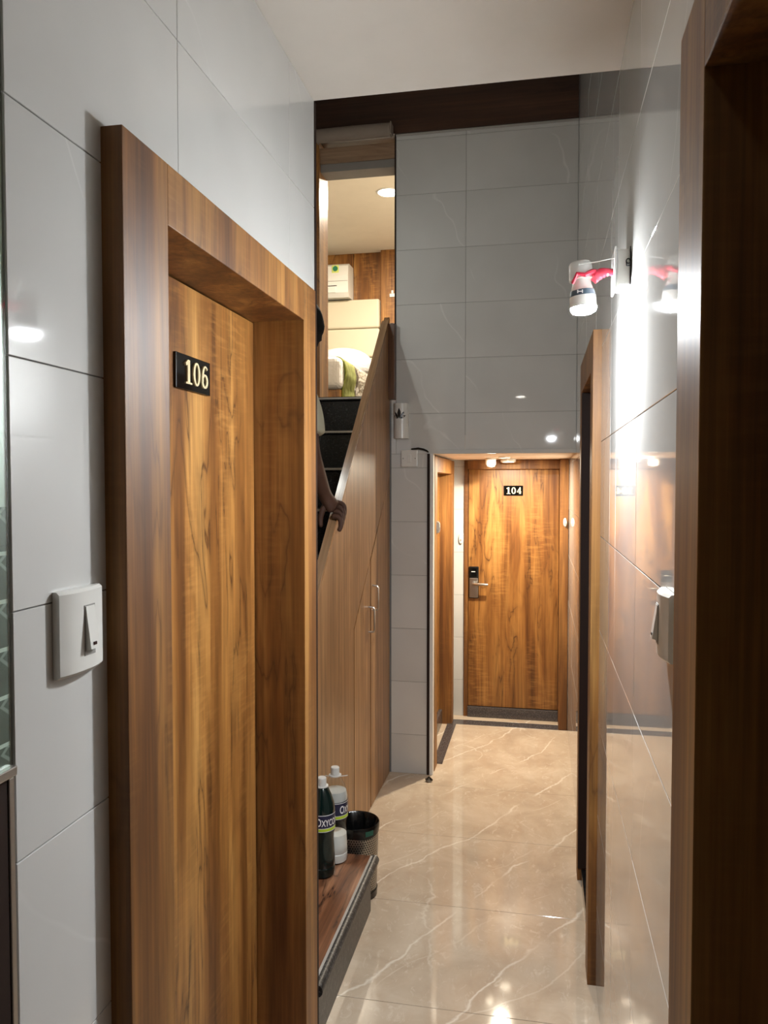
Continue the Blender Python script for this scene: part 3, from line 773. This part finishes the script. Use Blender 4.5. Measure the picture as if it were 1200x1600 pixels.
lathe('bulb_dome', mtl([(0.0290, -0.002), (0.0286, -0.008), (0.0255, -0.0155), (0.018, -0.0205), (0.009, -0.023), (0.0, -0.024)]), (0, 0, 0), emis('bulb_glow', (0.93, 0.97, 1.0), BULB_E), lb, 28, mt)
bm = bmesh.new()
for sgn, ww in ((-1, 0.010), (1, 0.010)):
    abox(bm, bx - 0.006 + sgn * 0.005 - 0.0012, bx - 0.006 + sgn * 0.005 + 0.0012, by - 0.0294, by - 0.0285, 2.0495, 2.0565)
abox(bm, bx - 0.011, bx - 0.001, by - 0.0294, by - 0.0285, 2.0522, 2.0538)
finish('band_mark', bm, 'whitepaint', lb)
bm = bmesh.new(); n = 14
add_tube(bm, [(bx - 0.022, by - 0.022, 2.072), (bx - 0.012, by - 0.029, 2.092), (bx + 0.004, by - 0.030, 2.088), (bx + 0.018, by - 0.022, 2.096), (bx + 0.028, by - 0.006, 2.099)], [0.004, 0.0045, 0.005, 0.006, 0.007], 8)
finish('tape_wrap', bm, 'tape', lb, smooth=True)
bm = bmesh.new()
pts = [(bx + 0.022 + 0.046 * t, by - 0.012 + 0.010 * t, 2.084 + 0.014 * math.sin(t * 2.2)) for t in [i / 10 for i in range(11)]]
add_tube(bm, pts, [0.013, 0.0125, 0.0115, 0.0115, 0.0105, 0.0105, 0.0095, 0.0095, 0.008, 0.007, 0.005], 10)
for v in bm.verts: v.co += Vector((0, 0, 0.0012 * math.sin(v.co.x * 900)))
finish('taped_wire', bm, 'tape', lb, smooth=True)
tube('support_string', [(bx - 0.010, by - 0.027, 2.112), (bx + 0.03, by - 0.022, 2.117), (0.158, by - 0.028, 2.122)], 0.0011, 'milk', lb, 6)
mb = box('mounting_box', 0.160, XR - 0.0008, by - 0.040, by + 0.040, 2.060, 2.137, 'white', lb, bevel=0.004)
box('cover_plate', 0.1555, 0.1598, by - 0.043, by + 0.043, 2.054, 2.143, 'milk', lb, bevel=0.0015)
bm = bmesh.new()
add_tube(bm, [(0.1835 + 0.0042 * math.cos(a), by - 0.0412, 2.110 + 0.005 * math.sin(a)) for a in [i * 0.45 for i in range(13)]], 0.0013, 6)
add_tube(bm, [(0.1795, by - 0.0412, 2.110), (0.1800, by - 0.0412, 2.1005), (0.1890, by - 0.0412, 2.1005)], 0.0014, 6)
finish('wire_hook', bm, 'black', lb, smooth=True)
tube('seam_line', [(0.1880, by - 0.041, 2.060), (0.1878, by - 0.0415, 2.10), (0.1880, by - 0.041, 2.141)], 0.0011, 'black', lb, 6)  # added dark line for the seam between box and its wall reflection

# ------------------------------------------------------------------ switches
def switch_plate(name, label, axis, plane, out, uc, zc, w, h, d=0.018):
    f = mapper(axis, plane, out)
    t = empty(name, f(uc, 0, zc - h / 2), label, 'switch')
    # softly arched plate: section along u
    n = 12; front = []
    for i in range(n + 1):
        a = -1 + 2 * i / n
        front.append((uc + a * w / 2, d * (1 - 0.42 * abs(a) ** 2.4)))
    bm = bmesh.new(); rows = []
    hole = (0.30, 0.44)
    def section(z, shrink):
        return [bm.verts.new(f(u, max(0.001, nn - shrink), z)) for u, nn in front] + [bm.verts.new(f(uc + w / 2, 0.0006, z)), bm.verts.new(f(uc - w / 2, 0.0006, z))]
    zs = [(zc - h / 2, 0.004), (zc - h / 2 + 0.004, 0.0), (zc + h / 2 - 0.004, 0.0), (zc + h / 2, 0.004)]
    secs = [section(z, s) for z, s in zs]
    for a, b in zip(secs, secs[1:]):
        m = len(a)
        for i in range(m): bm.faces.new((a[i], a[(i + 1) % m], b[(i + 1) % m], b[i]))
    bm.faces.new(secs[0][::-1]); bm.faces.new(secs[-1])
    finish('cover', bm, 'white', t, smooth=True)
    us = uc + w * 0.06; sw_ = w * 0.125; hh = h * 0.30
    mbox('rocker_well', f, us - sw_, us + sw_, d - 0.004, d + 0.0006, zc - hh, zc + hh, 'darkgrey', t, 0.0)
    # tilted rocker
    bm = bmesh.new()
    P = [(us - sw_ * 0.8, us + sw_ * 0.8)]
    pr = [(d + 0.0007, zc - hh * 0.82), (d + 0.0085, zc - hh * 0.74), (d + 0.003, zc + hh * 0.55), (d + 0.0015, zc + hh * 0.95), (d + 0.0007, zc + hh * 0.95)]
    A = [bm.verts.new(f(us - sw_ * 0.82, nn, z)) for nn, z in pr]; B = [bm.verts.new(f(us + sw_ * 0.82, nn, z)) for nn, z in pr]
    bm.faces.new(A); bm.faces.new(B[::-1])
    for i in range(5): bm.faces.new((A[i], A[(i + 1) % 5], B[(i + 1) % 5], B[i]))
    rk = finish('rocker', bm, 'white', t, bevel=0.0006)
    mbox('indicator', f, us - sw_ * 0.3, us + sw_ * 0.3, d + 0.0055, d + 0.0088, zc - hh * 0.60, zc - hh * 0.47, 'ind', t, 0.0008)
    return t
M['darkgrey'] = plain('grey_switch_well', (0.30, 0.29, 0.27), 0.5)
M['ind'] = plain('dark_red_indicator', (0.035, 0.005, 0.004), 0.2)
switch_plate('wall_switch', 'arched white switch plate left of door 106', 'X', XL, 1, 0.928, 1.437, 0.098, 0.112)
switch_plate('wall_switch', 'white switch plate seen edge-on by the dark door frame at right', 'X', XR, -1, 1.195, 1.425, 0.094, 0.098)

t = empty('wall_switch', (-0.711, YB, 1.73), 'square cream switch plate under the lotus cut-out lamp', 'switch')
f = mapper('Y', YB, -1)
mbox('cover', f, -0.757, -0.665, 0.0006, 0.014, 1.728, 1.820, 'white', t, 0.004)
mbox('rocker', f, -0.722, -0.700, 0.014, 0.018, 1.752, 1.796, 'white', t, 0.002)
mbox('screw', f, -0.748, -0.742, 0.0138, 0.0148, 1.771, 1.777, 'darkgrey', t, 0)
mbox('screw', f, -0.680, -0.674, 0.0138, 0.0148, 1.771, 1.777, 'darkgrey', t, 0)
cb = tube('loose_cable', [(-0.70, YB - 0.010, 1.826), (-0.66, YB - 0.012, 1.829), (-0.63, YB - 0.011, 1.823), (-0.612, YB - 0.010, 1.815), (-0.603, YB - 0.013, 1.808)], [0.004, 0.006, 0.006, 0.005, 0.003], 'black', None, 8)
tag(cb, 'short black cable above the square switch plate', 'cable')

# lotus cut-out wall lamp (unlit)
la = empty('wall_lamp', (-0.756, YB, 1.88), 'unlit white half-round wall lamp with dark lotus cut-out', 'lamp')
cx, cz0, cz1, R_ = -0.756, 1.884, 2.078, 0.041
bm = bmesh.new()
n = 16
for (r, z) in ((R_, 0),): pass
outer = [(cx + R_ * math.cos(math.pi + math.pi * i / n), YB - 0.012 + 0.0 + R_ * 0.9 * math.sin(math.pi + math.pi * i / n)) for i in range(n + 1)]
inner = [(cx + (R_ - 0.004) * math.cos(math.pi + math.pi * i / n), YB - 0.012 + (R_ - 0.004) * 0.9 * math.sin(math.pi + math.pi * i / n)) for i in range(n + 1)]
poly = [(cx - R_, YB - 0.0006)] + outer + [(cx + R_, YB - 0.0006), (cx + R_ - 0.004, YB - 0.0006)] + inner[::-1] + [(cx - R_ + 0.004, YB - 0.0006)]
prism('shade', poly, 'Z', cz0, cz1, 'white', la)
box('rim_band', cx - R_ - 0.001, cx + R_ + 0.001, YB - 0.012, YB - 0.0008, cz0 + 0.008, cz0 + 0.012, 'ceil', la)
lathe('lamp_core', [(0, 0.02), (0.014, 0.02), (0.016, 0.10), (0.0, 0.12)], (cx, YB - 0.026, cz0 + 0.02), 'milk', la, 14)
# lotus petals lying on the curved front
bm = bmesh.new()
def petal(cu, cz, ln, wd, ang):
    pts = []
    m = 8
    for s in (1, -1):
        rng = range(m + 1) if s == 1 else range(m - 1, 0, -1)
        for i in rng:
            tt = i / m; pts.append((s * wd * math.sin(math.pi * tt) ** 0.9, tt * ln))
    vs = []
    for a, b in pts:
        u = cu + a * math.cos(ang) + b * math.sin(ang); z = cz - a * math.sin(ang) + b * math.cos(ang)
        th = u / R_
        vs.append(bm.verts.new((cx + R_ * math.sin(th) * 1.006, YB - 0.012 - R_ * 0.9 * math.cos(th) - 0.0006, z)))
    bm.faces.new(vs)
for (cu, ln, wd, ang) in ((-0.006, 0.058, 0.0100, 0.0), (-0.011, 0.046, 0.0062, -0.55), (-0.001, 0.046, 0.0062, 0.55), (-0.013, 0.036, 0.0052, -1.02), (0.001, 0.036, 0.0052, 1.02)):
    petal(cu, cz1 - 0.085, ln, wd, ang)
bmesh.ops.solidify(bm, geom=list(bm.faces), thickness=0.0006)
finish('lotus_cutout', bm, 'black', la)

# bell pushes in the alcove
def bell(label, axis, plane, out, uc, zc, w=0.030, h=0.075, d=0.016):
    f = mapper(axis, plane, out)
    t = empty('bell_push', f(uc, 0, zc - h / 2), label, 'bell push', 'bell pushes')
    bm = bmesh.new()
    for s, nn in ((1.0, 0.0005), (1.0, d * 0.6), (0.78, d)):
        pass
    rings = []
    for s, nn in ((1.0, 0.0005), (1.0, d * 0.55), (0.86, d * 0.9), (0.6, d)):
        rings.append([bm.verts.new(f(uc + s * w / 2 * math.cos(a), nn, zc + s * h / 2 * math.sin(a))) for a in [2 * math.pi * i / 20 for i in range(20)]])
    for a, b in zip(rings, rings[1:]):
        for i in range(20): bm.faces.new((a[i], a[(i + 1) % 20], b[(i + 1) % 20], b[i]))
    bm.faces.new(rings[-1]); bm.faces.new(rings[0][::-1])
    finish('cover', bm, 'white', t, smooth=True)
    bm = bmesh.new()
    r2 = [[bm.verts.new(f(uc + 0.007 * math.cos(a), nn, zc - 0.008 + 0.009 * math.sin(a))) for a in [2 * math.pi * i / 12 for i in range(12)]] for nn in (d - 0.001, d + 0.002)]
    for i in range(12): bm.faces.new((r2[0][i], r2[0][(i + 1) % 12], r2[1][(i + 1) % 12], r2[1][i]))
    bm.faces.new(r2[1])
    finish('button', bm, 'darkgrey', t)
bell('oval white bell push on the alcove side door frame', 'X', XL, 1, 4.42, 1.385, d=0.047)
bell('oval white bell push on the tile strip left of door 104', 'Y', YN, -1, -0.538, 1.25)
bell('oval white bell push on the right jamb of door 104', 'Y', YN, -1, 0.166, 1.38, d=0.218)

# small metal stop on the floor at alcove corner
ds = empty('door_stop', (-0.585, 4.18, 0), 'small crumpled metallic bit on the floor by the alcove corner', 'floor stop')
lathe('base', [(0, 0.0005), (0.020, 0.0005), (0.018, 0.008), (0.008, 0.010), (0, 0.010)], (-0.585, 4.18, 0), 'steel', ds, 14)
bm = bmesh.new(); add_tube(bm, [(-0.602, 4.175, 0.012), (-0.585, 4.19, 0.020), (-0.566, 4.172, 0.012)], 0.006, 8); finish('clip', bm, 'darksteel', ds, smooth=True)

# ------------------------------------------------------------------ bottles
def text_mesh(txt, size, xscale):
    cu = bpy.data.curves.new('lettering', 'FONT'); cu.body = txt; cu.size = size; cu.extrude = 0.0
    cu.align_x = 'LEFT'; cu.resolution_u = 3; cu.offset = size * 0.02; cu.space_character = 1.0
    ob = bpy.data.objects.new('lettering_tmp', cu); COL.objects.link(ob)
    dg = bpy.context.evaluated_depsgraph_get(); dg.update()
    me = bpy.data.meshes.new_from_object(ob.evaluated_get(dg))
    bpy.data.objects.remove(ob)
    for v in me.vertices: v.co.x *= xscale
    return me

def wrap_text(parent, chunks, cx, cy, r, z, ang0, mat):
    """chunks: (text,size); laid along the cylinder starting at angle ang0 (radians, 0 = facing camera -Y, + to the right)"""
    bm = bmesh.new(); x = 0.0
    for txt, size, xs in chunks:
        me = text_mesh(txt, size, xs)
        w = max(v.co.x for v in me.vertices)
        b2 = bmesh.new(); b2.from_mesh(me)
        bmesh.ops.subdivide_edges(b2, edges=[e for e in b2.edges if abs(e.verts[0].co.x - e.verts[1].co.x) > 0.004], cuts=1)
        off = len(bm.verts); vm = {}
        for v in b2.verts:
            th = ang0 + (x + v.co.x) / r
            vm[v] = bm.verts.new((cx + r * math.sin(th), cy - r * math.cos(th), z + v.co.y))
        for fc in b2.faces:
            try: bm.faces.new([vm[v] for v in fc.verts])
            except ValueError: pass
        b2.free(); bpy.data.meshes.remove(me)
        x += w + 0.0012
    return finish('lettering', bm, mat, parent)

k = NT('clear_bottle_plastic')
tr = k.n('ShaderNodeBsdfTransparent'); tr.inputs[0].default_value = (0.93, 0.95, 0.95, 1)
gl = k.n('ShaderNodeBsdfGlossy'); gl.inputs['Roughness'].default_value = 0.06
lw = k.n('ShaderNodeLayerWeight'); lw.inputs[0].default_value = 0.08
mx = k.n('ShaderNodeMixShader'); k.l(lw.outputs['Facing'], mx.inputs[0]); k.l(tr.outputs[0], mx.inputs[1]); k.l(gl.outputs[0], mx.inputs[2])
k.l(mx.outputs[0], k.t.nodes['Material Output'].inputs['Surface'])
M['clear'] = k.m
M['greenliq'] = plain('dark_green_liquid', (0.0025, 0.012, 0.011), 0.08)
M['milkliq'] = plain('milky_white_liquid', (0.86, 0.85, 0.80), 0.4)
M['foam'] = plain('pale_grey_residue', (0.52, 0.52, 0.50), 0.4)
M['navy'] = plain('navy_label', (0.010, 0.012, 0.045), 0.35)
M['lime'] = plain('lime_label_stripe', (0.45, 0.62, 0.03), 0.35)
M['labelwhite'] = plain('white_label_print', (0.82, 0.82, 0.82), 0.35)
M['cap'] = plain('white_bottle_cap', (0.62, 0.62, 0.60), 0.4)

def bottle(label, cx, cy, z, h, r, shell, ang0, dark):
    t = empty('water_bottle', (cx, cy, z), label, 'bottle', 'bottles on the step')
    c = (cx, cy, z)
    prof = [(0.0, 0.004), (r * 0.75, 0.0005), (r * 0.95, 0.006), (r, 0.02), (r, h * 0.10), (r * 0.96, h * 0.105), (r, h * 0.115), (r * 0.98, h * 0.20),
            (r * 0.94, h * 0.30), (r * 0.90, h * 0.38), (r * 0.93, h * 0.44), (r, h * 0.475), (r, h * 0.66), (r * 1.0, h * 0.70), (r * 0.92, h * 0.755), (r * 0.72, h * 0.83),
            (r * 0.50, h * 0.89), (r * 0.34, h * 0.915), (r * 0.30, h * 0.92), (r * 0.30, h * 0.94)]
    lathe('body', prof, c, shell, t, 36)
    lathe('neck_ring', [(r * 0.31, h * 0.905), (r * 0.50, h * 0.907), (r * 0.50, h * 0.918), (r * 0.31, h * 0.920)], c, 'cap', t, 28)
    bm = bmesh.new(); segs = 48; rr = r * 0.34; rings = []
    for zz, s in ((h * 0.922, 1.0), (h * 0.992, 1.0), (h, 0.88)):
        rings.append([bm.verts.new((cx + rr * s * (1 + 0.03 * (i % 2)) * math.cos(2 * math.pi * i / segs), cy + rr * s * (1 + 0.03 * (i % 2)) * math.sin(2 * math.pi * i / segs), z + zz)) for i in range(segs)])
    for a, b in zip(rings, rings[1:]):
        for i in range(segs): bm.faces.new((a[i], a[(i + 1) % segs], b[(i + 1) % segs], b[i]))
    bm.faces.new(rings[-1]); bm.faces.new(rings[0][::-1])
    finish('cap', bm, 'cap', t)
    if not dark:
        def inner(name, z0, z1, mat):
            pts = [(rad - 0.002, zz) for rad, zz in prof if z0 <= zz <= z1 and rad > 0.004]
            lathe(name, [(0, pts[0][1])] + pts + [(0, pts[-1][1])], c, mat, t, 32)
        inner('liquid', 0.003, h * 0.31, 'milkliq')
        inner('residue', h * 0.66, h * 0.76, 'foam')
        tube('neck_loop', [(cx - r * 0.75, cy - 0.006, z + h * 0.905), (cx, cy - r * 0.38, z + h * 0.908), (cx + r * 1.05, cy - 0.004, z + h * 0.922)], 0.0016, 'cap', t, 6)
    lb_ = lathe('label', [(r * 1.012, h * 0.485), (r * 1.014, h * 0.49), (r * 1.014, h * 0.652), (r * 1.012, h * 0.657)], c, 'navy', t, 36)
    lathe('lime_stripe', [(r * 1.018, h * 0.492), (r * 1.018, h * 0.518)], c, 'lime', lb_, 36)
    for a, b in ((0.486, 0.491), (0.519, 0.524), (0.650, 0.656)):
        lathe('white_line', [(r * 1.019, h * a), (r * 1.019, h * b)], c, 'labelwhite', lb_, 36)
    wrap_text(lb_, [('O', h * 0.115, 0.62), ('XYCOOL', h * 0.093, 0.62)], cx, cy, r * 1.02, z + h * 0.545, ang0, 'labelwhite')
    return t
bottle('green-filled plastic bottle on the step, nearer the teak door', -0.768, 2.690, ZS + 0.0008, 0.357, 0.0475, 'greenliq', -0.20, True)
bottle('clear plastic bottle half full of milky liquid, behind the green one', -0.748, 2.800, ZS + 0.0008, 0.357, 0.0475, 'clear', 0.62, False)

# ------------------------------------------------------------------ waste bin
def mesh_mat():
    k = NT('perforated_metal'); tc = k.n('ShaderNodeTexCoord').outputs['Object']
    sx = k.n('ShaderNodeSeparateXYZ'); k.l(tc, sx.inputs[0])
    a = k.math('MULTIPLY', k.math('ARCTAN2', sx.outputs['Y'], sx.outputs['X']), 54 / (2 * math.pi))
    b = k.math('MULTIPLY', sx.outputs['Z'], 1 / 0.0092)
    odd = k.math('MULTIPLY', k.math('FLOORED_MODULO', k.math('FLOOR', b), 2.0), 0.5)
    fa = k.math('SUBTRACT', k.math('FRACT', k.math('ADD', a, odd)), 0.5)
    fb = k.math('SUBTRACT', k.math('FRACT', b), 0.5)
    d = k.math('SQRT', k.math('ADD', k.math('MULTIPLY', fa, fa), k.math('MULTIPLY', fb, fb)))
    hole = k.rmap(d, 0.30, 0.36, 1.0, 0.0)
    c = k.mix(hole, (0.42, 0.39, 0.34), (0.004, 0.004, 0.004))
    k.l(k.math('SUBTRACT', 1.0, hole), k.b.inputs['Metallic'])
    return k.out(c, 0.4)
M['perf'] = mesh_mat()
M['bag'] = plain('black_bin_liner', (0.004, 0.004, 0.004), 0.22)
M['greenpatch'] = plain('green_sticker', (0.01, 0.09, 0.06), 0.4)
bc = (-0.706, 2.972, 0.0)
wb_ = empty('waste_bin', bc, 'small perforated metal bin with black liner behind the step', 'bin')
lathe('body', [(0.0, 0.0012), (0.074, 0.0012), (0.080, 0.012), (0.088, 0.278), (0.086, 0.278), (0.078, 0.014), (0.0, 0.006)], bc, 'perf', wb_, 48)
lathe('base_band', [(0.0765, 0.0005), (0.082, 0.0005), (0.0835, 0.028), (0.0815, 0.028)], bc, 'black', wb_, 48)
bm = bmesh.new(); add_lathe(bm, [(0.0, 0.11), (0.045, 0.12), (0.063, 0.16), (0.074, 0.24), (0.085, 0.290), (0.089, 0.294), (0.0915, 0.290), (0.0912, 0.272), (0.0895, 0.253)], bc, 60)
for v in bm.verts:
    a = math.atan2(v.co.y - bc[1], v.co.x - bc[0]); r = math.hypot(v.co.x - bc[0], v.co.y - bc[1])
    if r > 0.0893:
        v.co.z += 0.004 * math.sin(3 * a + 1) * (1 if v.co.z < 0.262 else 0.2)
    elif r > 0.01:
        j = 0.006 * math.sin(9 * a) + 0.004 * math.sin(17 * a + 2)
        if v.co.z < 0.25: v.co.x += j * math.cos(a); v.co.y += j * math.sin(a)
finish('liner', bm, 'bag', wb_, smooth=True)
bm = bmesh.new(); add_lathe(bm, [(0.0922, 0.262), (0.0924, 0.282)], bc, 8, a0=-0.95, a1=-0.55)
finish('sticker', bm, 'greenpatch', wb_, smooth=True)

# ------------------------------------------------------------------ person on the stairs
def skin_mesh(name, verts, edges, radii, mat, parent, root=0, sub=2, origin=None):
    me = bpy.data.meshes.new(name); me.from_pydata([Vector(v) for v in verts], edges, [])
    o = bpy.data.objects.new(name + '_tmp', me); COL.objects.link(o)
    sk = o.modifiers.new('skin', 'SKIN'); sk.use_smooth_shade = True
    for i, v in enumerate(me.skin_vertices[0].data):
        r = radii[i]; v.radius = r if hasattr(r, '__len__') else (r, r)
        v.use_root = (i == root)
    ss = o.modifiers.new('sub', 'SUBSURF'); ss.levels = sub; ss.render_levels = sub
    dg = bpy.context.evaluated_depsgraph_get(); dg.update()
    m2 = bpy.data.meshes.new_from_object(o.evaluated_get(dg))
    bpy.data.objects.remove(o)
    bm = bmesh.new(); bm.from_mesh(m2); bpy.data.meshes.remove(m2)
    return finish(name, bm, mat, parent, smooth=True, origin=origin)

k = NT('brown_skin'); p = k.pos(); c = k.ramp(k.noise(p, 20, 3), [(0.3, (0.050, 0.021, 0.012)), (0.7, (0.072, 0.031, 0.018))]); k.out(c, 0.6, 0.3); M['skin'] = k.m
M['hair'] = plain('black_hair', (0.003, 0.0026, 0.0022), 0.75, spec=0.15)
M['shirt'] = plain('khaki_shirt', (0.36, 0.33, 0.24), 0.85)
M['trousers'] = plain('dark_trousers', (0.02, 0.02, 0.025), 0.85)

def build_person():
    root = Vector((-1.06, 2.98, 0.711))
    hx, hy = -1.06, 3.00
    HY = 3.128
    hand = Vector((XP - 0.016, HY, rail(HY) + 0.020))
    V = []; E_ = []; Rr = []
    def add(p, r, to=None):
        V.append(Vector(p)); Rr.append(r); i = len(V) - 1
        if to is not None: E_.append((to, i))
        return i
    pelvis = add((hx, hy, 1.51), (0.125, 0.10))
    waist = add((hx, hy + 0.01, 1.66), (0.115, 0.085), pelvis)
    chest = add((hx, hy + 0.03, 1.88), (0.135, 0.10), waist)
    shb = add((hx, hy + 0.05, 2.03), (0.10, 0.075), chest)
    neck = add((hx + 0.02, hy + 0.065, 2.12), 0.048, shb)
    h1 = add((hx + 0.065, hy + 0.09, 2.19), (0.062, 0.075), neck)
    h2 = add((hx + 0.085, hy + 0.095, 2.275), (0.078, 0.092), h1)
    h3 = add((hx + 0.088, hy + 0.09, 2.345), (0.060, 0.070), h2)
    # right arm down to the handrail
    s = add((hx + 0.105, hy + 0.04, 2.01), 0.058, shb)
    s1 = add((-0.918, 3.01, 1.93), 0.050, s)
    e = add((-0.898, 2.985, 1.77), 0.040, s1)
    e2 = add((-0.888, 3.020, 1.70), 0.039, e)
    w = add((hand.x - 0.030, HY - 0.030, rail(HY) + 0.098), 0.029, e2)
    # palm of the right hand
    k1 = add((hand.x - 0.012, HY - 0.012, rail(HY) + 0.064), (0.040, 0.027), w)
    k2 = add((hand.x + 0.008, HY, rail(HY) + 0.040), (0.044, 0.022), k1)
    # left arm
    s = add((hx - 0.13, hy + 0.04, 2.01), 0.055, shb)
    e = add((hx - 0.15, hy + 0.05, 1.74), 0.042, s)
    w = add((hx - 0.135, hy + 0.14, 1.50), 0.028, e)
    kk = add((hx - 0.13, hy + 0.17, 1.42), (0.034, 0.02), w)
    # legs: right foot on the higher tread
    for sx, fy, fz, ky in ((0.085, 3.06, 0.914, 3.14), (-0.085, 2.86, 0.7125, 2.99)):
        hp = add((hx + sx, hy, 1.44), 0.085, pelvis)
        kn = add((hx + sx, ky, (1.44 + fz) / 2 + 0.03), 0.055, hp)
        an = add((hx + sx, fy, fz + 0.075), 0.036, kn)
        ft = add((hx + sx, fy + 0.06, fz + 0.032), (0.036, 0.028), an)
        add((hx + sx, fy + 0.14, fz + 0.026), (0.036, 0.022), ft)
    body = skin_mesh('person', V, E_, Rr, 'skin', None, pelvis, 2, origin=root)
    tag(body, 'person in a khaki shirt climbing the stairs, hand on the handrail', 'person')
    # fingers: each a skinned chain rooted in the palm and curled over the outer edge of the cap
    def finger(pts, rad):
        return skin_mesh('finger', pts, [(i, i + 1) for i in range(len(pts) - 1)], rad, 'skin', body, 0, 2)
    for i in range(4):
        y = HY - 0.030 + i * 0.0195; zr = rail(y) + 0.018; x0 = XP + 0.002
        ln = (0.85, 1.0, 1.03, 0.94)[i]
        finger([(x0 - 0.020, y + 0.002, zr + 0.024), (x0 + 0.006, y, zr + 0.022), (x0 + 0.020, y - 0.002, zr + 0.008), (x0 + 0.022, y - 0.008, zr - 0.022 * ln), (x0 + 0.013, y - 0.014, zr - 0.046 * ln)],
               [0.0130, 0.0130, 0.0120, 0.0110, 0.0090])
    # thumb hangs inside the panel
    rh = rail(HY)
    finger([(XP - 0.040, HY - 0.020, rh + 0.066), (XP - 0.058, HY - 0.030, rh + 0.036), (XP - 0.066, HY - 0.034, rh + 0.000), (XP - 0.062, HY - 0.034, rh - 0.034)], [0.016, 0.014, 0.012, 0.009])
    # left-hand fingers, relaxed
    for i in range(5):
        bx_, by_ = hx - 0.13 + (-0.02 if i == 0 else 0.0), hy + 0.155 + 0.012 * i
        finger([(bx_, by_, 1.425), (bx_ - 0.003, by_ + 0.006, 1.395), (bx_ + 0.004, by_ + 0.008, 1.365 + 0.012 * (i in (0, 4))), (bx_ + 0.014, by_ + 0.006, 1.345 + 0.014 * (i in (0, 4)))], [0.009, 0.0085, 0.008, 0.0065])
    # hair cap (back and sides of the head)
    bm = bmesh.new(); bmesh.ops.create_icosphere(bm, subdivisions=4, radius=1.0)
    hc = Vector((hx + 0.090, hy + 0.088, 2.285))
    for v in bm.verts:
        n_ = 0.02 * math.sin(23 * v.co.x + 9 * v.co.z) + 0.015 * math.sin(31 * v.co.z + 17 * v.co.y)
        co = v.co.copy()
        s_ = 1.0 + n_
        low = -0.13 if co.y < 0.35 else -0.01
        v.co = Vector((hc.x + co.x * 0.099 * s_, hc.y + co.y * 0.112 * s_, max(hc.z + co.z * 0.118 * s_, hc.z + low + 0.02 * math.sin(14 * co.x))))
    finish('hair', bm, 'hair', body, smooth=True)
    # ears
    for sx in (-1, 1):
        bm = bmesh.new(); bmesh.ops.create_uvsphere(bm, u_segments=12, v_segments=8, radius=1.0)
        for v in bm.verts: v.co = Vector((hx + 0.083 + sx * 0.084 + v.co.x * 0.008, hy + 0.10 + v.co.y * 0.018, 2.245 + v.co.z * 0.030))
        finish('ear', bm, 'skin', body, smooth=True)
    # shirt
    V.clear(); E_.clear(); Rr.clear()
    p0 = add((hx, hy, 1.42), (0.158, 0.125)); p1 = add((hx, hy + 0.005, 1.56), (0.150, 0.12), p0); p2 = add((hx, hy + 0.015, 1.72), (0.142, 0.11), p1)
    p3 = add((hx, hy + 0.03, 1.90), (0.150, 0.115), p2); p4 = add((hx, hy + 0.05, 2.03), (0.115, 0.088), p3); p5 = add((hx + 0.012, hy + 0.06, 2.085), 0.060, p4)
    a0 = add((hx + 0.11, hy + 0.04, 2.00), 0.068, p4); a1 = add((-0.912, 3.012, 1.92), 0.066, a0); a2 = add((-0.898, 2.995, 1.84), 0.064, a1); a3 = add((-0.896, 2.992, 1.825), 0.062, a2)
    b0 = add((hx - 0.13, hy + 0.04, 2.00), 0.066, p4); b1 = add((hx - 0.145, hy + 0.045, 1.86), 0.058, b0); b2 = add((hx - 0.15, hy + 0.05, 1.78), 0.055, b1)
    skin_mesh('shirt', V, E_, Rr, 'shirt', body, p0)
    # trousers
    V.clear(); E_.clear(); Rr.clear()
    p0 = add((hx, hy, 1.50), (0.14, 0.11))
    for sx, fy, fz, ky in ((0.085, 3.06, 0.914, 3.14), (-0.085, 2.86, 0.7125, 2.99)):
        hp = add((hx + sx, hy, 1.40), 0.096, p0); kn = add((hx + sx, ky, (1.44 + fz) / 2 + 0.03), 0.070, hp); add((hx + sx, fy, fz + 0.10), 0.056, kn)
    skin_mesh('trousers', V, E_, Rr, 'trousers', body, p0)
build_person()
